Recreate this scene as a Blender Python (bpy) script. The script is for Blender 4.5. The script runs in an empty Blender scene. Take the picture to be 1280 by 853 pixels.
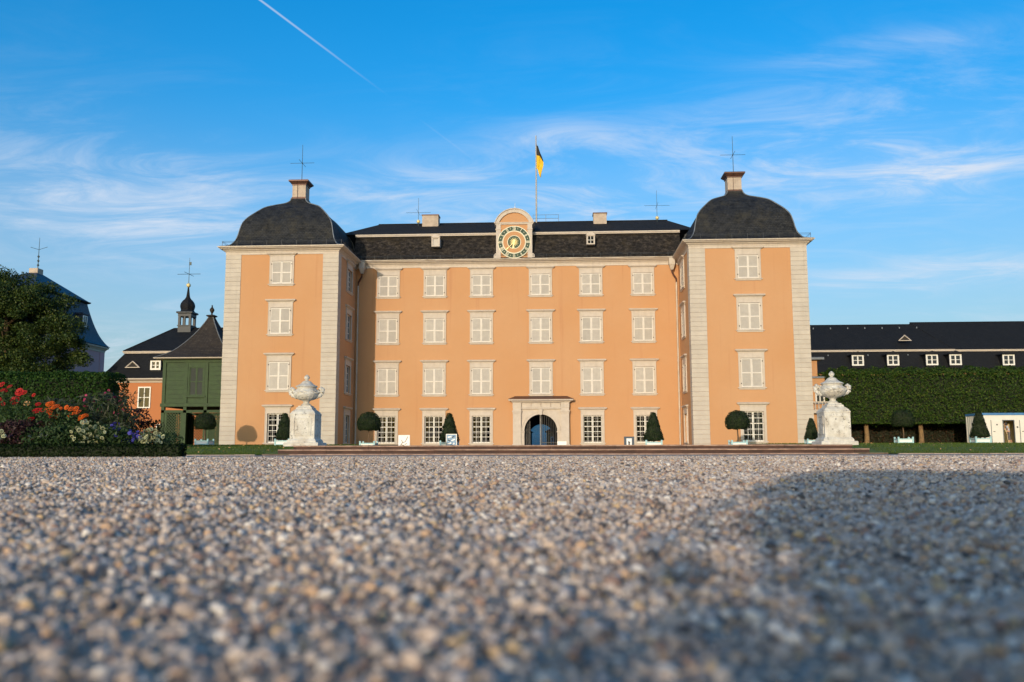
import bpy, bmesh, math, random
import numpy as np
from mathutils import Vector, Matrix

random.seed(7)
rng = np.random.default_rng(11)
SC = bpy.context.scene
COL = SC.collection

# ------------------------------------------------------------------ camera
PITCH, YAW, ROLL, CAM_H = math.atan(140 / 1120.0), math.radians(3.0), math.radians(0.12), 0.11
cam = bpy.data.cameras.new('camera')
cam.sensor_width = 36.0
cam.lens = 36.0 * 1120 / 1280
cam.clip_start, cam.clip_end = 0.02, 6000
cam.dof.use_dof = True
cam.dof.focus_distance = 45.0
cam.dof.aperture_fstop = 4.8
cam_ob = bpy.data.objects.new('camera', cam)
COL.objects.link(cam_ob)
fw = Vector((-math.sin(YAW) * math.cos(PITCH), math.cos(YAW) * math.cos(PITCH), math.sin(PITCH)))
rt = Vector((math.cos(YAW), math.sin(YAW), 0))
up = rt.cross(fw)
rt2 = rt * math.cos(ROLL) - up * math.sin(ROLL)
up2 = up * math.cos(ROLL) + rt * math.sin(ROLL)
M = Matrix.Identity(4)
for i in range(3):
    M[i][0], M[i][1], M[i][2] = rt2[i], up2[i], -fw[i]
M.translation = (0, 0, CAM_H)
cam_ob.matrix_world = M
SC.camera = cam_ob

# ------------------------------------------------------------------ world, sun, exposure
SUN_EL, SUN_AZ = math.radians(8.5), math.radians(14.6)     # azimuth measured from -Y towards -X (low evening sun behind the camera)
SC.view_settings.view_transform = 'Standard'
SC.view_settings.look = 'None'
SC.view_settings.exposure = 0.6
SC.view_settings.gamma = 1.0
SC.view_settings.use_curve_mapping = False

world = bpy.data.worlds.new('World')
SC.world = world
world.use_nodes = True
NT = world.node_tree
NT.nodes.clear()


def N(nt, kind, **kw):
    n = nt.nodes.new(kind)
    for k, v in kw.items():
        if k.startswith('i_'):
            key = k[2:]
            n.inputs[int(key) if key.isdigit() else key.replace('_', ' ')].default_value = v
        else:
            setattr(n, k, v)
    return n


def math_node(nt, op, a, b=None, c=None, clamp=False):
    n = nt.nodes.new('ShaderNodeMath')
    n.operation = op
    n.use_clamp = clamp
    for i, x in enumerate((a, b, c)):
        if x is None:
            continue
        if isinstance(x, (int, float)):
            n.inputs[i].default_value = x
        else:
            nt.links.new(x, n.inputs[i])
    return n.outputs[0]


def vdot(nt, vec, d):
    n = nt.nodes.new('ShaderNodeVectorMath')
    n.operation = 'DOT_PRODUCT'
    nt.links.new(vec, n.inputs[0])
    n.inputs[1].default_value = d
    return n.outputs['Value']


def sstep(nt, x, lo, hi):
    n = nt.nodes.new('ShaderNodeMapRange')
    n.interpolation_type = 'SMOOTHSTEP'
    nt.links.new(x, n.inputs[0])
    n.inputs[1].default_value, n.inputs[2].default_value = lo, hi
    n.inputs[3].default_value, n.inputs[4].default_value = 0, 1
    return n.outputs[0]


def build_world():
    nt = NT
    L = nt.links.new
    sky = N(nt, 'ShaderNodeTexSky', sky_type='NISHITA', sun_disc=False)
    sky.sun_elevation = SUN_EL
    sky.sun_rotation = math.pi + SUN_AZ
    sky.altitude = 100
    sky.air_density = 1.0
    sky.dust_density = 3.2
    sky.ozone_density = 2.5
    hs = N(nt, 'ShaderNodeHueSaturation', i_Hue=0.497, i_Saturation=1.42, i_Value=1.28)
    L(sky.outputs[0], hs.inputs['Color'])
    tint = N(nt, 'ShaderNodeMix', data_type='RGBA', blend_type='MULTIPLY')
    tint.inputs[0].default_value = 1.0
    tint.inputs[7].default_value = (0.85, 1.0, 1.08, 1)
    L(hs.outputs[0], tint.inputs[6])
    tc = N(nt, 'ShaderNodeTexCoord')
    D = tc.outputs['Generated']
    # cirrus: noise on a plane high above, stretched along one wind direction
    sep = N(nt, 'ShaderNodeSeparateXYZ')
    L(D, sep.inputs[0])
    zz = math_node(nt, 'MAXIMUM', math_node(nt, 'ADD', sep.outputs[2], 0.12), 0.05)
    px = math_node(nt, 'DIVIDE', sep.outputs[0], zz)
    py = math_node(nt, 'DIVIDE', sep.outputs[1], zz)
    comb = N(nt, 'ShaderNodeCombineXYZ')
    L(px, comb.inputs[0]); L(py, comb.inputs[1])
    mp = N(nt, 'ShaderNodeMapping')
    mp.inputs['Rotation'].default_value = (0, 0, math.radians(-24))
    mp.inputs['Scale'].default_value = (0.95, 1.9, 1)
    L(comb.outputs[0], mp.inputs[0])
    n1 = N(nt, 'ShaderNodeTexNoise', i_Scale=2.1, i_Detail=12.0, i_Roughness=0.66, i_Distortion=1.3)
    L(mp.outputs[0], n1.inputs['Vector'])
    n2 = N(nt, 'ShaderNodeTexNoise', i_Scale=0.55, i_Detail=4.0, i_Roughness=0.55)
    L(comb.outputs[0], n2.inputs['Vector'])
    fine = sstep(nt, n1.outputs[0], 0.40, 0.80)
    broad = sstep(nt, n2.outputs[0], 0.38, 0.68)
    el = sep.outputs[2]
    low = math_node(nt, 'SUBTRACT', 1.0, sstep(nt, el, 0.24, 0.46))
    c0 = math_node(nt, 'MULTIPLY', math_node(nt, 'MULTIPLY', fine, broad), math_node(nt, 'ADD', math_node(nt, 'MULTIPLY', low, 0.75), 0.06))
    total = math_node(nt, 'MULTIPLY', c0, 0.62)
    # the larger cirrus patches: (direction, half widths along the horizon / up, strength)
    for d, wu, wv, st in (((0.363, 0.890, 0.276), 0.085, 0.022, 1.0), ((0.012, 0.940, 0.342), 0.065, 0.016, 0.75),
                          ((0.245, 0.918, 0.312), 0.15, 0.055, 0.7), ((-0.43, 0.868, 0.245), 0.24, 0.05, 0.75),
                          ((-0.05, 0.952, 0.280), 0.20, 0.045, 0.75), ((0.37, 0.911, 0.178), 0.14, 0.014, 0.8),
                          ((0.33, 0.86, 0.395), 0.11, 0.014, 0.35)):
        d = Vector(d).normalized()
        u = Vector((0, 0, 1)).cross(d).normalized() * -1
        v = d.cross(u) * -1
        v = v if v.z > 0 else -v
        a = math_node(nt, 'DIVIDE', vdot(nt, D, u), wu)
        b = math_node(nt, 'DIVIDE', vdot(nt, D, v - d * v.dot(d)), wv)
        r2 = math_node(nt, 'ADD', math_node(nt, 'MULTIPLY', a, a), math_node(nt, 'MULTIPLY', b, b))
        g = math_node(nt, 'POWER', 2.718, math_node(nt, 'MULTIPLY', r2, -1.0))
        g = math_node(nt, 'MULTIPLY', g, math_node(nt, 'GREATER_THAN', vdot(nt, D, d), 0.3))
        g = math_node(nt, 'MULTIPLY', math_node(nt, 'MULTIPLY', g, st * 0.85), math_node(nt, 'ADD', math_node(nt, 'MULTIPLY', sstep(nt, n1.outputs[0], 0.34, 0.74), 0.85), 0.14))
        total = math_node(nt, 'ADD', total, g)
    # contrail along a great circle
    A, B = Vector((-0.29783, 0.83966, 0.45416)), Vector((-0.16750, 0.91355, 0.37062))
    n = A.cross(B).normalized()
    t = n.cross(A).normalized()
    off = math_node(nt, 'ABSOLUTE', math_node(nt, 'ADD', vdot(nt, D, n), math_node(nt, 'MULTIPLY', math_node(nt, 'SUBTRACT', n1.outputs[0], 0.5), 0.0012)))
    band = math_node(nt, 'SUBTRACT', 1.0, sstep(nt, off, 0.0002, 0.0016))
    along = vdot(nt, D, t)
    fade = math_node(nt, 'SUBTRACT', 1.0, sstep(nt, along, 0.0, 0.165))
    fade = math_node(nt, 'ADD', math_node(nt, 'MULTIPLY', fade, 0.5), math_node(nt, 'MULTIPLY', math_node(nt, 'MULTIPLY', sstep(nt, along, 0.19, 0.22), math_node(nt, 'SUBTRACT', 1.0, sstep(nt, along, 0.24, 0.28))), 0.05))
    fade = math_node(nt, 'MULTIPLY', fade, sstep(nt, along, -0.5, -0.1))
    fade = math_node(nt, 'MULTIPLY', fade, math_node(nt, 'GREATER_THAN', vdot(nt, D, A), 0.2))
    total = math_node(nt, 'ADD', total, math_node(nt, 'MULTIPLY', band, fade))
    # soft veil towards the horizon
    veil = math_node(nt, 'MULTIPLY', math_node(nt, 'SUBTRACT', 1.0, sstep(nt, el, 0.02, 0.40)), 0.42)
    total = math_node(nt, 'MINIMUM', math_node(nt, 'ADD', total, veil), 0.92)
    mix = N(nt, 'ShaderNodeMix', data_type='RGBA')
    L(total, mix.inputs[0])
    dim = math_node(nt, 'ADD', math_node(nt, 'MULTIPLY', sstep(nt, el, -0.05, 0.42), 0.34), 0.66)
    vs = N(nt, 'ShaderNodeVectorMath', operation='SCALE')
    L(tint.outputs[2], vs.inputs[0]); L(dim, vs.inputs['Scale'])
    L(vs.outputs[0], mix.inputs[6])
    mix.inputs[7].default_value = (3.1, 3.45, 4.0, 1)
    bg = N(nt, 'ShaderNodeBackground', i_Strength=0.15)
    L(mix.outputs[2], bg.inputs[0])
    out = N(nt, 'ShaderNodeOutputWorld')
    L(bg.outputs[0], out.inputs[0])


build_world()

sun = bpy.data.lights.new('sun', 'SUN')
sun.energy = 2.0
sun.angle = math.radians(0.53)
sun.color = (1.0, 0.83, 0.64)
sun_ob = bpy.data.objects.new('sun', sun)
COL.objects.link(sun_ob)
sdir = Vector((math.sin(SUN_AZ) * math.cos(SUN_EL), math.cos(SUN_AZ) * math.cos(SUN_EL), -math.sin(SUN_EL)))
sun_ob.rotation_euler = sdir.to_track_quat('-Z', 'Y').to_euler()
sun_ob.location = (-20, -40, 30)

# ------------------------------------------------------------------ materials
MAT = {}


def new_mat(name):
    m = bpy.data.materials.new(name)
    m.use_nodes = True
    nt = m.node_tree
    nt.nodes.clear()
    out = N(nt, 'ShaderNodeOutputMaterial')
    bs = N(nt, 'ShaderNodeBsdfPrincipled')
    nt.links.new(bs.outputs[0], out.inputs[0])
    MAT[name] = m
    return m, nt, bs, out


def C4(c):
    return (c[0], c[1], c[2], 1)


def ramp(nt, fac, stops):
    r = nt.nodes.new('ShaderNodeValToRGB')
    el = r.color_ramp.elements
    while len(el) < len(stops):
        el.new(0.5)
    for e, (p, c) in zip(el, stops):
        e.position, e.color = p, C4(c)
    nt.links.new(fac, r.inputs[0])
    return r.outputs[0]


def mixc(nt, fac, a, b, mode='MIX'):
    n = N(nt, 'ShaderNodeMix', data_type='RGBA', blend_type=mode)
    for i, x in ((0, fac), (6, a), (7, b)):
        if isinstance(x, (int, float)):
            n.inputs[i].default_value = x
        elif isinstance(x, tuple):
            n.inputs[i].default_value = C4(x)
        else:
            nt.links.new(x, n.inputs[i])
    return n.outputs[2]


def noise(nt, vec, scale, detail=4.0, rough=0.55, dist=0.0):
    n = N(nt, 'ShaderNodeTexNoise', i_Scale=scale, i_Detail=detail, i_Roughness=rough, i_Distortion=dist)
    nt.links.new(vec, n.inputs['Vector'])
    return n.outputs[0]


def scaled(nt, vec, s, rot=(0, 0, 0)):
    n = N(nt, 'ShaderNodeMapping')
    n.inputs['Scale'].default_value = s
    n.inputs['Rotation'].default_value = rot
    nt.links.new(vec, n.inputs[0])
    return n.outputs[0]


def bump(nt, bs, h, strength, dist):
    b = N(nt, 'ShaderNodeBump', i_Strength=strength, i_Distance=dist)
    nt.links.new(h, b.inputs['Height'])
    nt.links.new(b.outputs[0], bs.inputs['Normal'])


def pos_of(nt):
    return N(nt, 'ShaderNodeNewGeometry').outputs['Position']


def simple(name, c1, c2=None, scale=3.0, rough=0.7, bmp=0.0, bscale=20.0, streak=0.0, metal=0.0, spots=None, big=None, vary=0.0):
    """two tone noise mix, optional vertical rain streaks, lichen spots and relief"""
    m, nt, bs, out = new_mat(name)
    p = pos_of(nt)
    c2 = c2 or tuple(x * 0.8 for x in c1)
    f = sstep(nt, noise(nt, p, scale, 5, 0.6), 0.32, 0.68)
    col = mixc(nt, f, c1, c2)
    if big:
        col = mixc(nt, math_node(nt, 'MULTIPLY', sstep(nt, noise(nt, p, big[0], 4, 0.6), 0.4, 0.7), big[1]), col, big[2])
    if streak:
        s = sstep(nt, noise(nt, scaled(nt, p, (3.0, 3.0, 0.16)), 1.0, 5, 0.6), 0.5, 0.78)
        col = mixc(nt, math_node(nt, 'MULTIPLY', s, streak), col, tuple(x * 0.55 for x in c1))
    if spots:
        s = sstep(nt, noise(nt, p, spots[0], 6, 0.7), spots[1], spots[1] + 0.1)
        col = mixc(nt, math_node(nt, 'MULTIPLY', s, spots[3] if len(spots) > 3 else 0.85), col, spots[2])
    if vary:
        col = mixc(nt, math_node(nt, 'MULTIPLY', N(nt, 'ShaderNodeObjectInfo').outputs['Random'], vary), col, tuple(x * 0.6 for x in c1))
    nt.links.new(col, bs.inputs['Base Color'])
    bs.inputs['Roughness'].default_value = rough
    bs.inputs['Metallic'].default_value = metal
    if bmp:
        bump(nt, bs, noise(nt, p, bscale, 6, 0.65), bmp, 0.03)
    return m


def slate(name, c1, c2, moss, sc=(0.26, 0.15), rough=0.55, relief=0.6, mossamt=0.5, patch=None):
    m, nt, bs, out = new_mat(name)
    p = pos_of(nt)
    sep = N(nt, 'ShaderNodeSeparateXYZ')
    nt.links.new(p, sep.inputs[0])
    u = math_node(nt, 'ADD', sep.outputs[0], math_node(nt, 'MULTIPLY', sep.outputs[1], 0.9))
    cb = N(nt, 'ShaderNodeCombineXYZ')
    nt.links.new(u, cb.inputs[0]); nt.links.new(sep.outputs[2], cb.inputs[1])
    br = N(nt, 'ShaderNodeTexBrick', offset=0.5)
    br.inputs['Scale'].default_value = 1.0
    br.inputs['Brick Width'].default_value = sc[0]
    br.inputs['Row Height'].default_value = sc[1]
    br.inputs['Mortar Size'].default_value = 0.012
    br.inputs['Mortar Smooth'].default_value = 0.4
    br.inputs['Color1'].default_value = C4(c1)
    br.inputs['Color2'].default_value = C4(c2)
    br.inputs['Mortar'].default_value = C4(tuple(x * 0.35 for x in c1))
    nt.links.new(cb.outputs[0], br.inputs['Vector'])
    n1 = noise(nt, p, 1.1, 7, 0.7)
    n2 = noise(nt, scaled(nt, p, (2.5, 2.5, 0.35)), 1.2, 6, 0.65)
    col = mixc(nt, math_node(nt, 'MULTIPLY', sstep(nt, n1, 0.46, 0.68), mossamt), br.outputs[0], moss)
    col = mixc(nt, math_node(nt, 'MULTIPLY', sstep(nt, n2, 0.58, 0.8), 0.35), col, tuple(min(1, x * 3.2) for x in c2))
    if patch:
        n3 = noise(nt, scaled(nt, p, (1.0, 1.0, 1.6)), patch[0], 8, 0.75)
        col = mixc(nt, math_node(nt, 'MULTIPLY', sstep(nt, n3, 0.50, 0.62), patch[1]), col, patch[2])
        col = mixc(nt, math_node(nt, 'MULTIPLY', sstep(nt, n3, 0.48, 0.36), 0.8), col, tuple(x * 0.3 for x in c1))
    nt.links.new(col, bs.inputs['Base Color'])
    bs.inputs['Roughness'].default_value = rough
    bs.inputs['Specular IOR Level'].default_value = 0.25
    h = math_node(nt, 'ADD', math_node(nt, 'MULTIPLY', br.outputs['Fac'], -0.6), math_node(nt, 'MULTIPLY', noise(nt, p, 5.0, 6, 0.7), 1.2))
    bump(nt, bs, h, relief, 0.05)
    return m


def leaf_mat(name, c1, c2, c3=None, rough=0.55, trans=0.25, spec=0.3):
    m, nt, bs, out = new_mat(name)
    g = N(nt, 'ShaderNodeNewGeometry')
    r = g.outputs['Random Per Island']
    stops = [(0.0, c1), (0.75, c2)] + ([(1.0, c3)] if c3 else [])
    col = ramp(nt, r, stops)
    p = g.outputs['Position']
    col = mixc(nt, math_node(nt, 'MULTIPLY', noise(nt, p, 1.3, 4, 0.6), 0.6), col, tuple(x * 0.55 for x in c1))
    nt.links.new(col, bs.inputs['Base Color'])
    bs.inputs['Roughness'].default_value = rough
    bs.inputs['Specular IOR Level'].default_value = spec
    tr = N(nt, 'ShaderNodeBsdfTranslucent')
    nt.links.new(col, tr.inputs[0])
    ms = N(nt, 'ShaderNodeMixShader', i_0=trans)
    nt.links.new(bs.outputs[0], ms.inputs[1]); nt.links.new(tr.outputs[0], ms.inputs[2])
    nt.links.new(ms.outputs[0], out.inputs[0])
    return m


def plaster(name, c, c2, stain):
    m, nt, bs, out = new_mat(name)
    p = pos_of(nt)
    col = mixc(nt, sstep(nt, noise(nt, p, 0.16, 4, 0.55), 0.3, 0.7), c, c2)
    col = mixc(nt, math_node(nt, 'MULTIPLY', noise(nt, p, 2.2, 6, 0.65), 0.5), col, tuple(x * 0.84 for x in c))
    s = sstep(nt, noise(nt, scaled(nt, p, (2.2, 2.2, 0.09)), 1.0, 5, 0.6), 0.56, 0.8)
    col = mixc(nt, math_node(nt, 'MULTIPLY', s, 0.6), col, stain)
    sp = sstep(nt, noise(nt, p, 0.7, 7, 0.75), 0.62, 0.7)
    col = mixc(nt, math_node(nt, 'MULTIPLY', sp, 0.2), col, tuple(min(1, x * 1.12) for x in c2))
    nt.links.new(col, bs.inputs['Base Color'])
    bs.inputs['Roughness'].default_value = 0.88
    bs.inputs['Specular IOR Level'].default_value = 0.2
    bump(nt, bs, math_node(nt, 'ADD', noise(nt, p, 14, 6, 0.7), math_node(nt, 'MULTIPLY', noise(nt, p, 1.2, 3), 2.0)), 0.25, 0.03)
    return m


plaster('orange_plaster', (0.545, 0.305, 0.155), (0.525, 0.270, 0.122), (0.44, 0.21, 0.105))
plaster('deep_orange_plaster', (0.50, 0.20, 0.085), (0.46, 0.175, 0.072), (0.36, 0.13, 0.06))
plaster('pink_plaster', (0.62, 0.36, 0.37), (0.56, 0.32, 0.33), (0.47, 0.27, 0.27))
simple('trim_stone', (0.55, 0.48, 0.405), (0.50, 0.43, 0.355), 2.5, 0.8, 0.25, 25, streak=0.35)
simple('quoin_stone', (0.54, 0.48, 0.40), (0.49, 0.43, 0.355), 1.4, 0.85, 0.3, 22, streak=0.2, vary=0.2)
simple('gutter_paint', (0.52, 0.45, 0.37), (0.45, 0.38, 0.30), 2.0, 0.45, 0.05, 10, streak=0.25)
simple('shutter_paint', (0.66, 0.61, 0.54), (0.61, 0.56, 0.49), 3.0, 0.55, 0.05, 30, streak=0.15)
simple('shaded_louvre_paint', (0.50, 0.46, 0.40), (0.45, 0.41, 0.36), 3.0, 0.6, 0.05, 30, streak=0.25, vary=0.35)  # greyer copy of the shutter paint, slat shade put into the colour
simple('white_paint', (0.74, 0.72, 0.66), (0.68, 0.66, 0.60), 4.0, 0.5, 0.05, 30)
simple('iron_grille', (0.30, 0.28, 0.26), (0.18, 0.165, 0.15), 6.0, 0.6)
simple('dark_iron', (0.03, 0.032, 0.035), (0.05, 0.045, 0.04), 6.0, 0.5, metal=0.4)
simple('rod_iron', (0.05, 0.075, 0.075), (0.07, 0.09, 0.085), 4.0, 0.6, metal=0.2)
simple('lead', (0.20, 0.22, 0.235), (0.13, 0.145, 0.16), 2.0, 0.55, 0.1, 12, metal=0.2)
simple('dark_lead', (0.055, 0.06, 0.065), (0.04, 0.045, 0.05), 2.0, 0.6, 0.1, 12)
simple('gilt', (0.80, 0.66, 0.30), (0.72, 0.58, 0.25), 3.0, 0.4, metal=0.15)
simple('clock_cream', (0.75, 0.70, 0.52), (0.68, 0.62, 0.45), 3.0, 0.6)
simple('clock_green', (0.014, 0.055, 0.026), (0.010, 0.04, 0.018), 3.0, 0.6)
simple('chimney_render', (0.50, 0.41, 0.32), (0.40, 0.32, 0.25), 2.0, 0.85, 0.3, 14, streak=0.5)
simple('copper_brown', (0.13, 0.06, 0.04), (0.09, 0.045, 0.035), 4.0, 0.5, metal=0.3)
simple('interior_shade', (0.03, 0.025, 0.022), (0.022, 0.02, 0.018), 2.0, 0.9)  # near-black albedo paints in the shade of rooms and passage
simple('curtain', (0.55, 0.56, 0.48), (0.45, 0.46, 0.40), 3.0, 0.9)
simple('urn_stone', (0.66, 0.64, 0.58), (0.54, 0.52, 0.46), 5.0, 0.88, 0.6, 18, streak=0.35, spots=(6.0, 0.56, (0.10, 0.085, 0.07), 0.8), big=(1.6, 0.5, (0.38, 0.31, 0.23)))
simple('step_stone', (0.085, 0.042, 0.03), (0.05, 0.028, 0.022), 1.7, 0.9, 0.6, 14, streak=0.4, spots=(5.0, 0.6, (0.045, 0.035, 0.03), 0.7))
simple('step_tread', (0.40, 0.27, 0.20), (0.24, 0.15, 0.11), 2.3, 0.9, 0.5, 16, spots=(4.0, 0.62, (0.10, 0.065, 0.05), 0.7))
simple('terrace_gravel', (0.40, 0.34, 0.29), (0.30, 0.25, 0.21), 12.0, 0.95, 0.5, 40)
simple('edging_stone', (0.38, 0.30, 0.25), (0.27, 0.21, 0.17), 3.0, 0.9, 0.4, 20)
simple('bark', (0.16, 0.10, 0.055), (0.09, 0.06, 0.04), 5.0, 0.95, 0.8, 30)
simple('bark_pale', (0.26, 0.16, 0.07), (0.16, 0.10, 0.05), 4.0, 0.95, 0.8, 30)
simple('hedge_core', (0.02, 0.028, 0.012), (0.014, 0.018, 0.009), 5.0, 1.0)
simple('soil', (0.06, 0.042, 0.028), (0.04, 0.028, 0.02), 8.0, 1.0, 0.6, 20)
simple('green_board', (0.026, 0.060, 0.013), (0.018, 0.042, 0.010), 3.0, 0.7, 0.2, 20, streak=0.4)
simple('green_shutter', (0.014, 0.022, 0.012), (0.010, 0.017, 0.009), 3.0, 0.6)
simple('container_white', (0.72, 0.68, 0.60), (0.68, 0.64, 0.56), 2.0, 0.5, 0.05, 6, streak=0.15)
simple('container_blue', (0.06, 0.20, 0.42), (0.05, 0.16, 0.34), 3.0, 0.5, spots=(2.2, 0.6, (0.45, 0.40, 0.30), 0.6))
simple('container_inside', (0.62, 0.52, 0.30), (0.56, 0.46, 0.27), 2.0, 0.7)
simple('sign_white', (0.78, 0.78, 0.76), (0.74, 0.74, 0.72), 3.0, 0.5)
simple('sign_dark', (0.035, 0.06, 0.09), (0.03, 0.05, 0.08), 3.0, 0.5)
simple('sign_grey', (0.35, 0.37, 0.38), (0.30, 0.32, 0.33), 3.0, 0.4, metal=0.4)
simple('print_brown', (0.20, 0.13, 0.06), (0.14, 0.10, 0.05), 10.0, 0.6)
simple('print_blue', (0.10, 0.22, 0.38), (0.30, 0.42, 0.52), 6.0, 0.6)
simple('print_black', (0.03, 0.03, 0.03), (0.02, 0.02, 0.02), 3.0, 0.6)
simple('flag_black', (0.02, 0.02, 0.022), (0.015, 0.015, 0.016), 3.0, 0.8)
simple('flag_gold', (0.75, 0.47, 0.02), (0.66, 0.40, 0.015), 3.0, 0.8)
simple('pole_paint', (0.42, 0.40, 0.36), (0.36, 0.34, 0.31), 3.0, 0.5)
simple('planter_blue', (0.36, 0.58, 0.60), (0.32, 0.52, 0.55), 4.0, 0.6)
simple('skin', (0.55, 0.30, 0.20), (0.50, 0.27, 0.18), 8.0, 0.6)
simple('hair', (0.018, 0.014, 0.012), (0.012, 0.010, 0.009), 20.0, 0.5)
simple('shirt', (0.42, 0.48, 0.55), (0.38, 0.44, 0.52), 8.0, 0.9)
simple('trousers', (0.05, 0.045, 0.05), (0.20, 0.17, 0.15), 14.0, 0.9)
simple('shoe', (0.55, 0.45, 0.30), (0.5, 0.4, 0.28), 8.0, 0.7)
slate('slate_main', (0.016, 0.014, 0.013), (0.034, 0.029, 0.026), (0.042, 0.032, 0.02), relief=1.0, mossamt=0.8, rough=0.9, patch=(2.6, 0.75, (0.085, 0.07, 0.055)))
slate('slate_upper', (0.012, 0.011, 0.011), (0.02, 0.018, 0.017), (0.02, 0.016, 0.012), relief=0.6, rough=0.9, patch=(3.5, 0.4, (0.04, 0.034, 0.028)))
slate('slate_tower', (0.015, 0.017, 0.020), (0.03, 0.032, 0.036), (0.055, 0.048, 0.03), relief=0.8, mossamt=0.5, rough=0.7, patch=(1.6, 0.4, (0.045, 0.044, 0.04)))
slate('slate_wing', (0.008, 0.009, 0.011), (0.013, 0.014, 0.016), (0.013, 0.013, 0.013), relief=0.4, mossamt=0.25, rough=0.75)
slate('slate_blue', (0.030, 0.042, 0.065), (0.042, 0.056, 0.085), (0.04, 0.045, 0.05), relief=0.4, mossamt=0.2, rough=0.5)
slate('slate_pavilion', (0.028, 0.024, 0.022), (0.045, 0.038, 0.034), (0.06, 0.048, 0.035), relief=0.5, mossamt=0.4, rough=0.8)
leaf_mat('leaf_hornbeam', (0.022, 0.054, 0.008), (0.060, 0.118, 0.014), (0.14, 0.16, 0.032), spec=0.15)
leaf_mat('leaf_hedge', (0.014, 0.044, 0.008), (0.034, 0.084, 0.013), (0.085, 0.14, 0.025), spec=0.12)
leaf_mat('leaf_copper', (0.03, 0.02, 0.012), (0.05, 0.045, 0.018), (0.14, 0.05, 0.025))
leaf_mat('leaf_lime', (0.024, 0.048, 0.009), (0.055, 0.095, 0.014), (0.15, 0.165, 0.03))
leaf_mat('leaf_yew', (0.007, 0.018, 0.006), (0.020, 0.042, 0.011), (0.065, 0.095, 0.025), trans=0.08, spec=0.15)  # brightest tone paints sunlit tips onto random leaves
leaf_mat('leaf_box', (0.005, 0.012, 0.003), (0.010, 0.024, 0.005), (0.025, 0.044, 0.009), trans=0.08, spec=0.08)
leaf_mat('leaf_plant', (0.022, 0.055, 0.016), (0.05, 0.095, 0.025), (0.09, 0.13, 0.04))
leaf_mat('leaf_purple', (0.030, 0.012, 0.014), (0.055, 0.020, 0.022), (0.08, 0.04, 0.03))
leaf_mat('leaf_grey', (0.025, 0.04, 0.02), (0.05, 0.065, 0.033), (0.10, 0.10, 0.06))
leaf_mat('grass_blade', (0.055, 0.10, 0.008), (0.09, 0.15, 0.012), (0.17, 0.19, 0.03), trans=0.3)
leaf_mat('petal_red', (0.40, 0.008, 0.010), (0.58, 0.016, 0.014), (0.70, 0.06, 0.04), trans=0.3)
leaf_mat('petal_orange', (0.66, 0.09, 0.006), (0.76, 0.15, 0.008), (0.80, 0.24, 0.02), trans=0.3)
leaf_mat('petal_cream', (0.50, 0.52, 0.28), (0.66, 0.67, 0.40), (0.74, 0.74, 0.52), trans=0.2)
leaf_mat('petal_blue', (0.05, 0.05, 0.34), (0.09, 0.08, 0.48), (0.16, 0.14, 0.55), trans=0.2)
leaf_mat('petal_pink', (0.45, 0.03, 0.12), (0.60, 0.06, 0.18), (0.65, 0.16, 0.25), trans=0.3)
leaf_mat('petal_white', (0.72, 0.74, 0.72), (0.80, 0.80, 0.78), (0.82, 0.82, 0.8), trans=0.2)
leaf_mat('petal_peach', (0.70, 0.36, 0.14), (0.78, 0.48, 0.22), (0.8, 0.55, 0.3), trans=0.3)


def glass_mat(name, tint, refl):
    m, nt, bs, out = new_mat(name)
    nt.nodes.remove(bs)
    t = N(nt, 'ShaderNodeBsdfTransparent')
    t.inputs[0].default_value = C4(tint)
    g = N(nt, 'ShaderNodeBsdfGlossy', i_Roughness=0.03)
    fr = N(nt, 'ShaderNodeFresnel', i_IOR=1.5)
    ms = N(nt, 'ShaderNodeMixShader')
    nt.links.new(math_node(nt, 'MULTIPLY', fr.outputs[0], refl), ms.inputs[0])
    nt.links.new(t.outputs[0], ms.inputs[1]); nt.links.new(g.outputs[0], ms.inputs[2])
    nt.links.new(ms.outputs[0], out.inputs[0])


glass_mat('window_glass', (0.42, 0.45, 0.45), 0.25)
glass_mat('passage_glass', (0.27, 0.46, 0.60), 0.1)


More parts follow.
